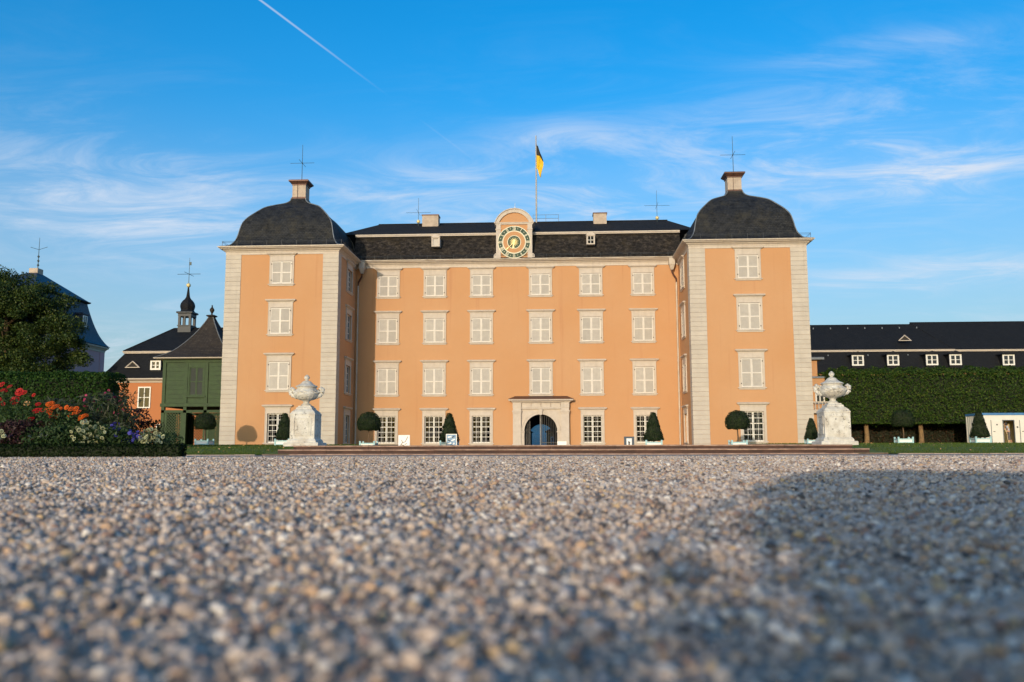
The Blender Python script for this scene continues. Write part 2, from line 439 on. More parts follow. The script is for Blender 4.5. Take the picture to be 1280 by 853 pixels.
def gravel_mats():
    # pebbles: a colour for each stone
    m, nt, bs, out = new_mat('pebble')
    oi = N(nt, 'ShaderNodeObjectInfo')
    p = pos_of(nt)
    cr = nt.nodes.new('ShaderNodeValToRGB')
    cr.color_ramp.interpolation = 'CONSTANT'
    cols = [(0.00, (0.43, 0.335, 0.27)), (0.15, (0.58, 0.485, 0.41)), (0.29, (0.24, 0.18, 0.145)), (0.39, (0.60, 0.465, 0.36)),
            (0.51, (0.41, 0.36, 0.33)), (0.61, (0.06, 0.05, 0.046)), (0.68, (0.53, 0.34, 0.205)), (0.76, (0.78, 0.71, 0.63)),
            (0.83, (0.30, 0.18, 0.13)), (0.90, (0.46, 0.42, 0.41)), (0.96, (0.60, 0.41, 0.21))]
    el = cr.color_ramp.elements
    while len(el) < len(cols):
        el.new(0.5)
    for e, (q, c) in zip(el, cols):
        e.position, e.color = q, C4(c)
    nt.links.new(oi.outputs['Random'], cr.inputs[0])
    tc = N(nt, 'ShaderNodeTexCoord').outputs['Object']
    col = mixc(nt, math_node(nt, 'MULTIPLY', noise(nt, tc, 2.2, 5, 0.7), 0.3), cr.outputs[0], (0.34, 0.29, 0.25))
    nt.links.new(col, bs.inputs['Base Color'])
    bs.inputs['Roughness'].default_value = 0.7
    bump(nt, bs, noise(nt, tc, 4.0, 5, 0.7), 0.5, 0.0008)
    # the bed of grit between and beyond them
    m, nt, bs, out = new_mat('gravel_bed')
    p = pos_of(nt)
    v = N(nt, 'ShaderNodeTexVoronoi', i_Scale=210.0)
    nt.links.new(p, v.inputs['Vector'])
    v2 = N(nt, 'ShaderNodeTexVoronoi', i_Scale=60.0)
    nt.links.new(p, v2.inputs['Vector'])
    v3 = N(nt, 'ShaderNodeTexVoronoi', i_Scale=9.0)
    nt.links.new(p, v3.inputs['Vector'])
    cs = []
    for vv in (v, v2, v3):
        sc_ = N(nt, 'ShaderNodeSeparateColor')
        nt.links.new(vv.outputs['Color'], sc_.inputs[0])
        cs.append(sc_.outputs[0])
    col = ramp(nt, cs[0], [(0.0, (0.12, 0.092, 0.075)), (0.3, (0.26, 0.205, 0.165)), (0.7, (0.36, 0.29, 0.235)), (1.0, (0.50, 0.43, 0.37))])
    col = mixc(nt, 0.4, col, ramp(nt, cs[1], [(0.0, (0.12, 0.095, 0.08)), (0.3, (0.27, 0.215, 0.175)), (0.6, (0.36, 0.285, 0.225)), (0.85, (0.42, 0.28, 0.175)), (1.0, (0.50, 0.45, 0.40))]))
    col = mixc(nt, 0.3, col, ramp(nt, cs[2], [(0.0, (0.20, 0.165, 0.14)), (0.5, (0.38, 0.32, 0.27)), (1.0, (0.50, 0.44, 0.38))]))
    col = mixc(nt, math_node(nt, 'MULTIPLY', sstep(nt, noise(nt, p, 0.35, 4), 0.4, 0.7), 0.3), col, (0.38, 0.32, 0.28))
    nt.links.new(col, bs.inputs['Base Color'])
    bs.inputs['Roughness'].default_value = 0.9
    h = math_node(nt, 'ADD', math_node(nt, 'MULTIPLY', v.outputs['Distance'], -0.4), math_node(nt, 'ADD', math_node(nt, 'MULTIPLY', v2.outputs['Distance'], -0.9), math_node(nt, 'MULTIPLY', noise(nt, p, 40, 6, 0.7), 0.8)))
    bump(nt, bs, h, 0.9, 0.006)


gravel_mats()


def lawn_mat():
    m, nt, bs, out = new_mat('lawn')
    p = pos_of(nt)
    col = mixc(nt, sstep(nt, noise(nt, p, 1.5, 6, 0.7), 0.3, 0.7), (0.075, 0.125, 0.010), (0.115, 0.165, 0.016))
    col = mixc(nt, math_node(nt, 'MULTIPLY', sstep(nt, noise(nt, p, 0.25, 3), 0.45, 0.7), 0.4), col, (0.11, 0.13, 0.03))
    nt.links.new(col, bs.inputs['Base Color'])
    bs.inputs['Roughness'].default_value = 0.95
    bump(nt, bs, noise(nt, p, 30, 5, 0.7), 0.8, 0.05)


lawn_mat()

# ------------------------------------------------------------------ mesh helpers


class MB:
    def __init__(s):
        s.v, s.f, s.m = [], [], []

    def add(s, vs, fs, mi=0):
        b = len(s.v)
        s.v += [tuple(x) for x in vs]
        s.f += [tuple(b + i for i in f) for f in fs]
        s.m += [mi] * len(fs)
        return s

    def box(s, x0, x1, y0, y1, z0, z1, mi=0):
        return s.add([(x0, y0, z0), (x1, y0, z0), (x1, y1, z0), (x0, y1, z0), (x0, y0, z1), (x1, y0, z1), (x1, y1, z1), (x0, y1, z1)],
                     [(0, 3, 2, 1), (4, 5, 6, 7), (0, 1, 5, 4), (1, 2, 6, 5), (2, 3, 7, 6), (3, 0, 4, 7)], mi)

    def cbox(s, x0, x1, y0, y1, z0, z1, c=0.02, mi=0):
        """box with its upper edges chamfered"""
        a = [(x0, y0), (x1, y0), (x1, y1), (x0, y1)]
        b = [(x0 + c, y0 + c), (x1 - c, y0 + c), (x1 - c, y1 - c), (x0 + c, y1 - c)]
        vs = [(x, y, z0) for x, y in a] + [(x, y, z1 - c) for x, y in a] + [(x, y, z1) for x, y in b]
        fs = [(3, 2, 1, 0), (8, 9, 10, 11)]
        for k in range(2):
            for i in range(4):
                j = (i + 1) % 4
                fs.append((k * 4 + i, k * 4 + j, k * 4 + 4 + j, k * 4 + 4 + i))
        return s.add(vs, fs, mi)

    def prism(s, pts, y0, y1, mi=0):
        """polygon in x,z swept along y"""
        n = len(pts)
        vs = [(x, y0, z) for x, z in pts] + [(x, y1, z) for x, z in pts]
        fs = [tuple(range(n)), tuple(range(2 * n - 1, n - 1, -1))]
        fs += [(i, n + i, n + (i + 1) % n, (i + 1) % n) for i in range(n)]
        return s.add(vs, fs, mi)

    def lathe(s, cx, cy, prof, n=16, mi=0, a0=0.0, cap=True, sx=1.0, sy=1.0):
        vs, fs = [], []
        for r, z in prof:
            for i in range(n):
                a = a0 + 2 * math.pi * i / n
                vs.append((cx + r * sx * math.cos(a), cy + r * sy * math.sin(a), z))
        for k in range(len(prof) - 1):
            for i in range(n):
                j = (i + 1) % n
                fs.append((k * n + i, k * n + j, k * n + n + j, k * n + n + i))
        if cap:
            fs.append(tuple(range(n - 1, -1, -1)))
            fs.append(tuple(range((len(prof) - 1) * n, len(prof) * n)))
        return s.add(vs, fs, mi)

    def square(s, cx, cy, prof, mi=0, cap=True, hy=None):
        """stack of rectangles: prof = (half width, z) ; hy: (half width y) offset added"""
        vs, fs = [], []
        for r, z in prof:
            ry = r + (hy or 0)
            vs += [(cx - r, cy - ry, z), (cx + r, cy - ry, z), (cx + r, cy + ry, z), (cx - r, cy + ry, z)]
        for k in range(len(prof) - 1):
            for i in range(4):
                j = (i + 1) % 4
                fs.append((k * 4 + i, k * 4 + j, k * 4 + 4 + j, k * 4 + 4 + i))
        if cap:
            fs.append((3, 2, 1, 0))
            q = (len(prof) - 1) * 4
            fs.append((q, q + 1, q + 2, q + 3))
        return s.add(vs, fs, mi)

    def ring(s, x0, x1, y0, y1, prof, mi=0):
        """closed moulding round a rectangle; prof = (outwards, z)"""
        vs, fs = [], []
        n = len(prof)
        for o, z in prof:
            vs += [(x0 - o, y0 - o, z), (x1 + o, y0 - o, z), (x1 + o, y1 + o, z), (x0 - o, y1 + o, z)]
        for k in range(n):
            l = (k + 1) % n
            for i in range(4):
                j = (i + 1) % 4
                fs.append((k * 4 + i, k * 4 + j, l * 4 + j, l * 4 + i))
        return s.add(vs, fs, mi)

    def tube(s, pts, r, n=6, mi=0):
        pts = [Vector(p) for p in pts]
        rs = r if isinstance(r, (list, tuple)) else [r] * len(pts)
        vs, fs = [], []
        for k, p in enumerate(pts):
            d = (pts[min(k + 1, len(pts) - 1)] - pts[max(k - 1, 0)]).normalized()
            a = d.cross(Vector((0, 0, 1)) if abs(d.z) < 0.9 else Vector((1, 0, 0))).normalized()
            b = d.cross(a)
            for i in range(n):
                t = 2 * math.pi * i / n
                vs.append(p + (a * math.cos(t) + b * math.sin(t)) * rs[k])
        for k in range(len(pts) - 1):
            for i in range(n):
                j = (i + 1) % n
                fs.append((k * n + i, k * n + j, k * n + n + j, k * n + n + i))
        fs.append(tuple(range(n)))
        fs.append(tuple(range(len(pts) * n - 1, (len(pts) - 1) * n - 1, -1)))
        return s.add(vs, fs, mi)

    def ball(s, c, r, n=10, m=6, sz=1.0, mi=0):
        prof = [(max(1e-4, r * math.sin(math.pi * k / m)), c[2] - r * sz * math.cos(math.pi * k / m)) for k in range(m + 1)]
        return s.lathe(c[0], c[1], prof, n, mi, cap=False)

    def build(s, name, mats, parent=None, smooth=None, loc=None, fix=True):
        me = bpy.data.meshes.new(name)
        me.from_pydata(s.v, [], s.f)
        mats = mats if isinstance(mats, (list, tuple)) else [mats]
        for mm in mats:
            me.materials.append(MAT[mm])
        if len(mats) > 1:
            me.polygons.foreach_set('material_index', s.m)
        if fix:
            bm = bmesh.new()
            bm.from_mesh(me)
            bmesh.ops.recalc_face_normals(bm, faces=bm.faces)
            bm.to_mesh(me)
            bm.free()
        if smooth is not None:
            me.polygons.foreach_set('use_smooth', [True] * len(me.polygons))
            me.set_sharp_from_angle(angle=math.radians(smooth))
        return link(name, me, parent, loc)


def WM(o):
    m = o.matrix_parent_inverse @ o.matrix_basis if o.parent else o.matrix_basis.copy()
    return WM(o.parent) @ m if o.parent else m


def link(name, data, parent=None, loc=None, keep=True):
    o = bpy.data.objects.new(name, data)
    COL.objects.link(o)
    if loc:
        o.location = loc
    if parent:
        o.parent = parent
        if keep:
            o.matrix_parent_inverse = WM(parent).inverted()
    return o


def sub(mb, name, mats, parent, smooth=None, loc=None):
    """a part in its parent's own coordinates"""
    o = mb.build(name, mats, None, smooth)
    o.parent = parent
    if loc:
        o.location = loc
    return o


def thing(name, label, cat, loc=(0, 0, 0), group=None):
    o = bpy.data.objects.new(name, None)
    COL.objects.link(o)
    o.empty_display_size = 0.2
    o.location = loc
    return tag(o, label, cat, group)


def tag(o, label=None, cat=None, group=None, kind=None):
    if label: o['label'] = label
    if cat: o['category'] = cat
    if group: o['group'] = group
    if kind: o['kind'] = kind
    return o


KIDS = {}


def children(o):
    return [c for c in bpy.data.objects if c.parent == o]


def copy_tree(o, parent=None, kids=None):
    c = o.copy()
    COL.objects.link(c)
    if parent is not None:
        c.parent = parent
    for ch in (kids[o] if kids and o in kids else children(o)):
        copy_tree(ch, c, kids)
    return c


def fast_mesh(name, verts, quads, mat, parent=None, loc=None, smooth=False):
    me = bpy.data.meshes.new(name)
    nv, nf, k = len(verts), len(quads), quads.shape[1]
    me.vertices.add(nv)
    me.vertices.foreach_set('co', np.asarray(verts, dtype=np.float32).ravel())
    me.loops.add(nf * k)
    me.loops.foreach_set('vertex_index', np.asarray(quads, dtype=np.int32).ravel())
    me.polygons.add(nf)
    me.polygons.foreach_set('loop_start', np.arange(0, nf * k, k, dtype=np.int32))
    me.update(calc_edges=True)
    me.materials.append(MAT[mat])
    if smooth:
        me.polygons.foreach_set('use_smooth', [True] * nf)
    me.validate()
    return link(name, me, parent, loc)


def unit(a):
    return a / np.maximum(np.linalg.norm(a, axis=1, keepdims=True), 1e-9)


def leaf_quads(pts, nrm, size, spread=0.9, aspect=0.6):
    """rhombic leaves lying roughly on their surface, each its own island"""
    n = len(pts)
    nn = unit(nrm + rng.normal(0, spread, (n, 3)))
    t = unit(np.cross(nn, rng.normal(0, 1, (n, 3))))
    b = np.cross(nn, t)
    s = (size * rng.uniform(0.6, 1.35, n))[:, None]
    fold = nn * s * 0.16
    v = np.stack([pts - t * s * 0.5, pts + b * s * aspect * 0.5 + fold, pts + t * s * 0.5, pts - b * s * aspect * 0.5 + fold], 1).reshape(-1, 3)
    q = np.arange(4 * n).reshape(-1, 4)
    return v, q


def wob(p, f, seed=0.0):
    return (np.sin(p[:, 0] * f + seed) + np.sin(p[:, 1] * f * 1.3 + seed * 2.1) + np.sin(p[:, 2] * f * 1.7 + seed * 0.7) + np.sin((p[:, 0] + p[:, 2]) * f * 2.3 + seed)) / 4


def box_leaves(x0, x1, y0, y1, z0, z1, n, r=0.5, faces='flrt', wave=0.12, depth=0.25):
    """points and normals on the rounded sides of a clipped hedge"""
    sz = {'f': (x1 - x0) * (z1 - z0), 'b': (x1 - x0) * (z1 - z0), 'l': (y1 - y0) * (z1 - z0), 'r': (y1 - y0) * (z1 - z0), 't': (x1 - x0) * (y1 - y0), 'u': (x1 - x0) * (y1 - y0)}
    tot = sum(sz[f] for f in faces)
    P, Q = [], []
    for f in faces:
        k = int(n * sz[f] / tot)
        u, v = rng.random(k), rng.random(k)
        x, y, z = x0 + u * (x1 - x0), y0 + u * (y1 - y0), z0 + v * (z1 - z0)
        if f == 'f': p = np.stack([x, np.full(k, y0), z], 1); d = (0, -1, 0)
        if f == 'b': p = np.stack([x, np.full(k, y1), z], 1); d = (0, 1, 0)
        if f == 'l': p = np.stack([np.full(k, x0), y, z], 1); d = (-1, 0, 0)
        if f == 'r': p = np.stack([np.full(k, x1), y, z], 1); d = (1, 0, 0)
        if f in 'tu':
            p = np.stack([x, y0 + v * (y1 - y0), np.full(k, z1 if f == 't' else z0)], 1); d = (0, 0, 1 if f == 't' else -1)
        P.append(p); Q.append(np.tile(np.array(d, float), (k, 1)))
    P, Q = np.concatenate(P), np.concatenate(Q)
    # round the edges: pull points to an inner box and push them out by r
    lo, hi = np.array([x0 + r, y0 + r, z0 + min(r, 0.1)]), np.array([x1 - r, y1 - r, z1 - r])
    inn = np.clip(P, np.minimum(lo, hi), np.maximum(lo, hi))
    dv = P - inn
    ln = np.linalg.norm(dv, axis=1, keepdims=True)
    nr = np.where(ln > 1e-6, dv / np.maximum(ln, 1e-6), Q)
    P = inn + nr * np.minimum(ln, r)
    P += nr * (wob(P, 2.3, 1.0) * wave + wob(P, 7.0, 4.0) * wave * 0.5 - rng.random(len(P)) ** 2 * depth)[:, None]
    return P, nr


def catmull(pts, k=6):
    out = []
    P = [pts[0]] + list(pts) + [pts[-1]]
    for i in range(1, len(P) - 2):
        p0, p1, p2, p3 = (np.array(P[i + j - 1], float) for j in range(4))
        for s in range(k):
            t = s / k
            out.append(tuple(0.5 * (2 * p1 + (p2 - p0) * t + (2 * p0 - 5 * p1 + 4 * p2 - p3) * t * t + (3 * p1 - p0 - 3 * p2 + p3) * t ** 3)))
    out.append(tuple(pts[-1]))
    return out


# ------------------------------------------------------------------ the ground
def ground_z(x, y):
    t = np.clip((np.asarray(y, float) - 5) / 13, 0, 1)
    base = 0.03 * t * t * (3 - 2 * t)
    near = np.exp(-(np.maximum(np.abs(y), np.abs(x)) / 9.0) ** 2)
    w = (np.sin(x * 6.1 + 1.3 + np.sin(y * 2.1)) * np.sin(y * 7.3 + .4 + np.sin(x * 3.0)) + 0.7 * np.sin(x * 2.3 + y * 3.1) + 0.75 * np.sin(x * 13.7 - y * 11.1 + 2.0) * np.sin(x * 4.3 + y * 15.7)) * 0.0072
    return base + w * near - 0.004


def make_ground():
    a = np.sinh(np.linspace(-8.6, 8.6, 381)) * 0.75
    xs, ys = a, a
    X, Y = np.meshgrid(xs, ys)
    Z = ground_z(X, Y)
    v = np.stack([X, Y, Z], -1).reshape(-1, 3)
    n = len(xs)
    i, j = np.meshgrid(np.arange(n - 1), np.arange(n - 1))
    b = (j * n + i).ravel()
    q = np.stack([b, b + 1, b + n + 1, b + n], 1)
    o = fast_mesh('ground', v, q, 'gravel_bed', smooth=True)
    tag(o, 'grey and tan gravel ground in front of the palace', kind='structure')


make_ground()


def lawn_h(y):
    return float(np.interp(y, [39.8, 44, 52, 66, 500], [0.05, 0.34, 0.55, 0.74, 0.74]))


LAWN_YS = [39.9, 41, 42, 43, 44, 47, 52, 58, 66, 75, 95, 140]
for nm, xs, lab in (('lawn', [-90, -60, -40, -30, -25, -20, -16, -12.16], 'strip of mown lawn between flower bed and palace steps'),
                    ('lawn', [12.96, 17, 20, 25, 30, 40, 60, 90], 'strip of mown lawn in front of white container and hedge')):
    mb = MB()
    vs = [(x, y, lawn_h(y)) for y in LAWN_YS for x in xs]
    n = len(xs)
    mb.add(vs, [(k * n + i, k * n + i + 1, k * n + n + i + 1, k * n + n + i) for k in range(len(LAWN_YS) - 1) for i in range(n - 1)])
    tag(mb.build(nm, 'lawn', smooth=60, fix=False), lab, kind='structure')

for x0, x1, lab in ((-34, -13.6, 'low stone edging of the lawn beside the flower bed'), (14.6, 60, 'low stone edging of the lawn below the container')):
    e = thing('lawn_edging', lab, None, ((x0 + x1) / 2, 39.8, 0))
    e['kind'] = 'structure'
    x = x0
    while x < x1:
        w = random.uniform(1.1, 1.6)
        MB().cbox(x + .01, min(x + w, x1) - .01, 39.72 + random.uniform(-.01, .01), 39.9, 0, .065 + random.uniform(-.008, .008), 0.015).build('edging_stone', 'edging_stone', e)
        x += w

mb = MB().box(-12.15, 12.95, 41.0, 69.35, 0.02, 0.46)
mb.box(-17.2, 10.1, 69.3501, 75.9, 0.02, 0.4601)
tag(mb.build('terrace', 'terrace_gravel'), 'gravelled terrace above the sandstone steps', kind='structure')

# court behind the palace, seen through the passage
mb = MB().add([(-60, 88.5, 0.60), (60, 88.5, 0.60), (60, 240, 0.60), (-60, 240, 0.60)], [(0, 1, 2, 3)])
tag(mb.build('courtyard', 'terrace_gravel'), 'sandy courtyard beyond the palace passage', kind='structure')


# steps: each stone of each course
def make_steps():
    st = thing('terrace_steps', 'three long courses of worn brown sandstone steps below the palace', 'steps', (0.4, 40.8, 0))
    for ci, (yf, x0, x1, z0, z1) in enumerate(((40.0, -13.39, 14.25, -.05, .085), (40.4, -12.79, 13.6, .0, .285), (40.8, -12.2, 13.0, .1, .465))):
        x = x0
        while x < x1 - 0.01:
            w = min(random.uniform(1.3, 2.5), x1 - x)
            if x1 - x - w < 0.6: w = x1 - x
            dy, dz = random.uniform(-.012, .012), random.uniform(-.006, .006)
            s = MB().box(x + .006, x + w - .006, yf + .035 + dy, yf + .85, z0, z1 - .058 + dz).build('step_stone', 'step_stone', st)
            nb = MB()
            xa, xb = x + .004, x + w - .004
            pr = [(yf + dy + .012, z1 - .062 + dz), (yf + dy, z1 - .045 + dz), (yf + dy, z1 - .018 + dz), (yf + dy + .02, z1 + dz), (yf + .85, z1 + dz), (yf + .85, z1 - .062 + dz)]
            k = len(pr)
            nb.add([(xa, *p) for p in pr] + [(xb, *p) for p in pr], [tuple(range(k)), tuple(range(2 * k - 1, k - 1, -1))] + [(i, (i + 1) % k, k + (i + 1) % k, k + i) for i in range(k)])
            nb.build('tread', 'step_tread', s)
            x += w
        # returns of the course along its two ends
        for sx, xe in ((-1, x0), (1, x1)):
            y = yf + .86
            for kk in range(6):
                w = random.uniform(1.2, 1.9)
                xa, xb = (xe, xe + .55) if sx < 0 else (xe - .55, xe)
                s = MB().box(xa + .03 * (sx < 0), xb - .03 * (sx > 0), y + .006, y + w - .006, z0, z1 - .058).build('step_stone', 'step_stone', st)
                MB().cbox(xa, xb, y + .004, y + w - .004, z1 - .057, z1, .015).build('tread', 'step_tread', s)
                y += w


make_steps()

# ------------------------------------------------------------------ the palace
PAL = thing('palace', 'orange baroque palace with two square towers, dark bell roofs and gold clock', 'palace', (-3.64, 69.5, 0.4))
LX0, LX1, RX0, RX1 = -26.65, -17.55, 10.28, 19.30
TY, TD, MY = 69.5, 9.2, 76.0
ROWS = [(13.40, 2.45), (9.35, 2.72), (4.90, 2.86), (0.77, 2.89)]      # bottom of surround, height
COLS = [-14.72, -10.65, -6.61, -1.52, 2.80, 7.22]
TL, TR = -22.10, 14.79
OW, HEAD, SILL = 1.60, 0.42, 0.17


def wall_mesh(u0, u1, z0, z1, holes, depth=0.28):
    """flat wall in local u,z with rectangular openings and their reveals; outside is -y"""
    us = sorted({u0, u1, *[h[0] for h in holes], *[h[1] for h in holes]})
    zs = sorted({z0, z1, *[h[2] for h in holes], *[h[3] for h in holes]})
    mb = MB()
    for a, b in zip(us, us[1:]):
        for c, d in zip(zs, zs[1:]):
            mu, mz = (a + b) / 2, (c + d) / 2
            if any(h[0] < mu < h[1] and h[2] < mz < h[3] for h in holes):
                continue
            mb.add([(a, 0, c), (b, 0, c), (b, 0, d), (a, 0, d)], [(0, 1, 2, 3)])
    for a, b, c, d in holes:
        mb.add([(a, 0, c), (b, 0, c), (b, 0, d), (a, 0, d), (a, depth, c), (b, depth, c), (b, depth, d), (a, depth, d)],
               [(0, 4, 5, 1), (1, 5, 6, 2), (2, 6, 7, 3), (3, 7, 4, 0)])
    return mb


def place(mb, ox, oy, rot):
    c, s = math.cos(rot), math.sin(rot)
    mb.v = [(ox + x * c - y * s, oy + x * s + y * c, z) for x, y, z in mb.v]
    return mb


def hole(uc, row):
    zb, h = ROWS[row]
    return (uc - OW / 2, uc + OW / 2, zb + SILL, zb + h - HEAD)


# main front, with the passage cut through at the foot of column four
ARX, ARR, ARS = -1.56, 1.385, 1.96
holes = [hole(c, r) for r in range(4) for c in COLS if not (r == 3 and c == COLS[3])]
holes.append((ARX - 2.0, ARX + 2.0, 0.35, 4.0))
wmb = wall_mesh(LX1, RX0, 0.35, 16.7, holes[:-1] + [holes[-1]])
place(wmb, 0, MY, 0).build('main_wall', 'orange_plaster', PAL, fix=False)
for nm, x0, x1, cx, side in (('tower_wall', LX0, LX1, TL, 1), ('tower_wall', RX0, RX1, TR, -1)):
    f = wall_mesh(x0, x1, 0.35, 16.6, [hole(cx, r) for r in range(4)])
    place(f, 0, TY, 0)
    # the side facing the court
    g = wall_mesh(TY, TY + TD, 0.35, 16.6, [hole(73.4, r) for r in range(4)])
    if side > 0:      # faces +x : local u -> +y, outside (-y local) -> +x
        place(g, x1, 0, math.pi / 2)
    else:             # faces -x : local u -> -y
        g.v = [(x0 + y, u, z) for u, y, z in g.v]
    f.add(g.v, g.f)
    xo = x0 if side > 0 else x1
    f.add([(xo, TY, .35), (xo, TY + TD, .35), (xo, TY + TD, 16.6), (xo, TY, 16.6)], [(0, 1, 2, 3)])
    f.add([(x0, TY + TD, .35), (x1, TY + TD, .35), (x1, TY + TD, 16.6), (x0, TY + TD, 16.6)], [(0, 1, 2, 3)])
    f.add([(x0, TY, 16.6), (x1, TY, 16.6), (x1, TY + TD, 16.6), (x0, TY + TD, 16.6)], [(0, 1, 2, 3)])
    f.build(nm, 'orange_plaster', PAL, fix=False)
# rear and flanks of the main block
mb = MB()
mb.add([(LX1 + 1, 88, .35), (ARX - 1.75, 88, .35), (ARX - 1.75, 88, 16.7), (LX1 + 1, 88, 16.7)], [(0, 1, 2, 3)])
mb.add([(ARX + 1.4, 88, .35), (RX0 - 1, 88, .35), (RX0 - 1, 88, 16.7), (ARX + 1.4, 88, 16.7)], [(0, 1, 2, 3)])
mb.add([(ARX - 1.75, 88, 3.4), (ARX + 1.4, 88, 3.4), (ARX + 1.4, 88, 16.7), (ARX - 1.75, 88, 16.7)], [(0, 1, 2, 3)])
for xx in (LX1 + 1, RX0 - 1):
    mb.add([(xx, TY + TD - .2, .35), (xx, 88, .35), (xx, 88, 16.7), (xx, TY + TD - .2, 16.7)], [(0, 1, 2, 3)])
mb.build('rear_wall', 'orange_plaster', PAL, fix=False)
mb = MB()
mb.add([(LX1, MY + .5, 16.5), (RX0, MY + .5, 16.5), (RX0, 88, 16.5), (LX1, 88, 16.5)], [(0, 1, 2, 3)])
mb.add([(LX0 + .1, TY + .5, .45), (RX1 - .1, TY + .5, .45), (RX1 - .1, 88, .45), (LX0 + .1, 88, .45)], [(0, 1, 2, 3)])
mb.build('floor', 'interior_shade', PAL, fix=False)
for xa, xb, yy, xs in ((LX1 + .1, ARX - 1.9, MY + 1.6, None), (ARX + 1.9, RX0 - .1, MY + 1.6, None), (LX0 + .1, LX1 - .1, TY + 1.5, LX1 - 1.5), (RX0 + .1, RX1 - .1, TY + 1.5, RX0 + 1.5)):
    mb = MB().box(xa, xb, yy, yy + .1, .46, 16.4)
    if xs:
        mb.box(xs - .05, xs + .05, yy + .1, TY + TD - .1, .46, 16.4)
    mb.build('inner_wall', 'interior_shade', PAL)  # dark lining added behind the windows to keep the panes dark


# windows -------------------------------------------------------------------
def cornice_mesh(hw, prof):
    """mitred moulding over an opening; prof = (outwards, z)"""
    mb = MB()
    n = len(prof)
    vs = []
    for o, z in prof:
        vs += [(-(hw + o), 0.0, z), (-(hw + o), -o, z), (hw + o, -o, z), (hw + o, 0.0, z)]
    fs = []
    for k in range(n - 1):
        for i in range(3):
            fs.append((k * 4 + i, k * 4 + i + 1, k * 4 + 5 + i, k * 4 + 4 + i))
    fs += [(0, 1, 2, 3), ((n - 1) * 4, (n - 1) * 4 + 1, (n - 1) * 4 + 2, (n - 1) * 4 + 3)]
    return mb.add(vs, fs)


WC_PROF = [(0.02, 0), (0.06, 0), (0.07, 0.05), (0.15, 0.10), (0.19, 0.12), (0.19, 0.15), (0.235, 0.16), (0.235, 0.225), (0.21, 0.24), (0.02, 0.28)]


def window_base(h):
    hw = 0.99
    a, b = OW / 2, h - HEAD
    mb = MB()
    mb.box(-hw, -a, -.06, .03, SILL, h)
    mb.box(a, hw, -.06, .03, SILL, h)
    mb.box(-a, a, -.06, .03, b, h)
    mb.box(-hw, hw, -.075, .02, h - .045, h - .001)
    # inner fillet and outer fillet
    for x0, x1 in ((-a - .045, -a + .004), (a - .004, a + .045), (-hw - .001, -hw + .035), (hw - .035, hw + .001)):
        mb.box(x0, x1, -.082, -.01, SILL + .001, b + .05 if abs(x0) < .88 else h - .05)
    mb.box(-a - .045, a + .045, -.0825, -.01, b - .004, b + .045)
    w = mb.build('window', 'trim_stone')
    sub(cornice_mesh(hw, [(o, z + h) for o, z in WC_PROF]), 'cornice', 'trim_stone', w)
    s = MB().cbox(-hw - .10, hw + .10, -.13, .02, SILL - .07, SILL, .015)
    s.box(-hw, hw, -.07, .02, .0, SILL - .071)
    sub(s, 'sill', 'trim_stone', w)
    return w


def shutter_leaf(w, h):
    """louvred leaf hinged on its left side; local x 0..w, z 0..h"""
    mb = MB()
    st, tr_, mr, br_ = .075, .075, .085, .085
    zm = h * .475
    y0, y1 = -.025, .02
    mb.box(0, st, y0, y1, 0, h); mb.box(w - st, w, y0, y1, 0, h)
    mb.box(st, w - st, y0, y1, 0, br_); mb.box(st, w - st, y0, y1, h - tr_, h); mb.box(st, w - st, y0, y1, zm, zm + mr)
    for a, b in ((br_, zm), (zm + mr, h - tr_)):
        n = max(4, int((b - a) / .085))
        for k in range(n):
            z = a + (b - a) * (k + .0) / n
            d = (b - a) / n
            mb.add([(st, -.014, z), (w - st, -.014, z), (w - st, .014, z + d * 1.1), (st, .014, z + d * 1.1)], [(0, 1, 2, 3)], 1)
            mb.add([(st, -.014, z), (w - st, -.014, z), (w - st, -.010, z + .012), (st, -.010, z + .012)], [(0, 1, 2, 3)], 1)
    return mb


def shuttered(h, ajar=0.0):
    w = window_base(h)
    oh = h - HEAD - SILL
    lw = OW / 2 - .006
    for sx in (-1, 1):
        mb = shutter_leaf(lw, oh - .05)
        c, s = math.cos(ajar * sx), math.sin(ajar * sx)
        if sx > 0:
            mb.v = [(-x, y, z) for x, y, z in mb.v]
        o = mb.build('shutter', ['shutter_paint', 'shaded_louvre_paint'])
        o.parent = w
        o.location = (sx * (OW / 2 - .003), -.02, SILL + .02)
        o.rotation_euler = (0, 0, ajar * sx)
    # hinge pins
    for sx in (-1, 1):
        for zz in (SILL + .25, h - HEAD - .3):
            sub(MB().box(sx * (OW / 2 + .02) - .03, sx * (OW / 2 + .02) + .03, -.11, -.08, zz, zz + .10), 'hinge', 'dark_iron', w)
    # dark room behind the louvres
    return w


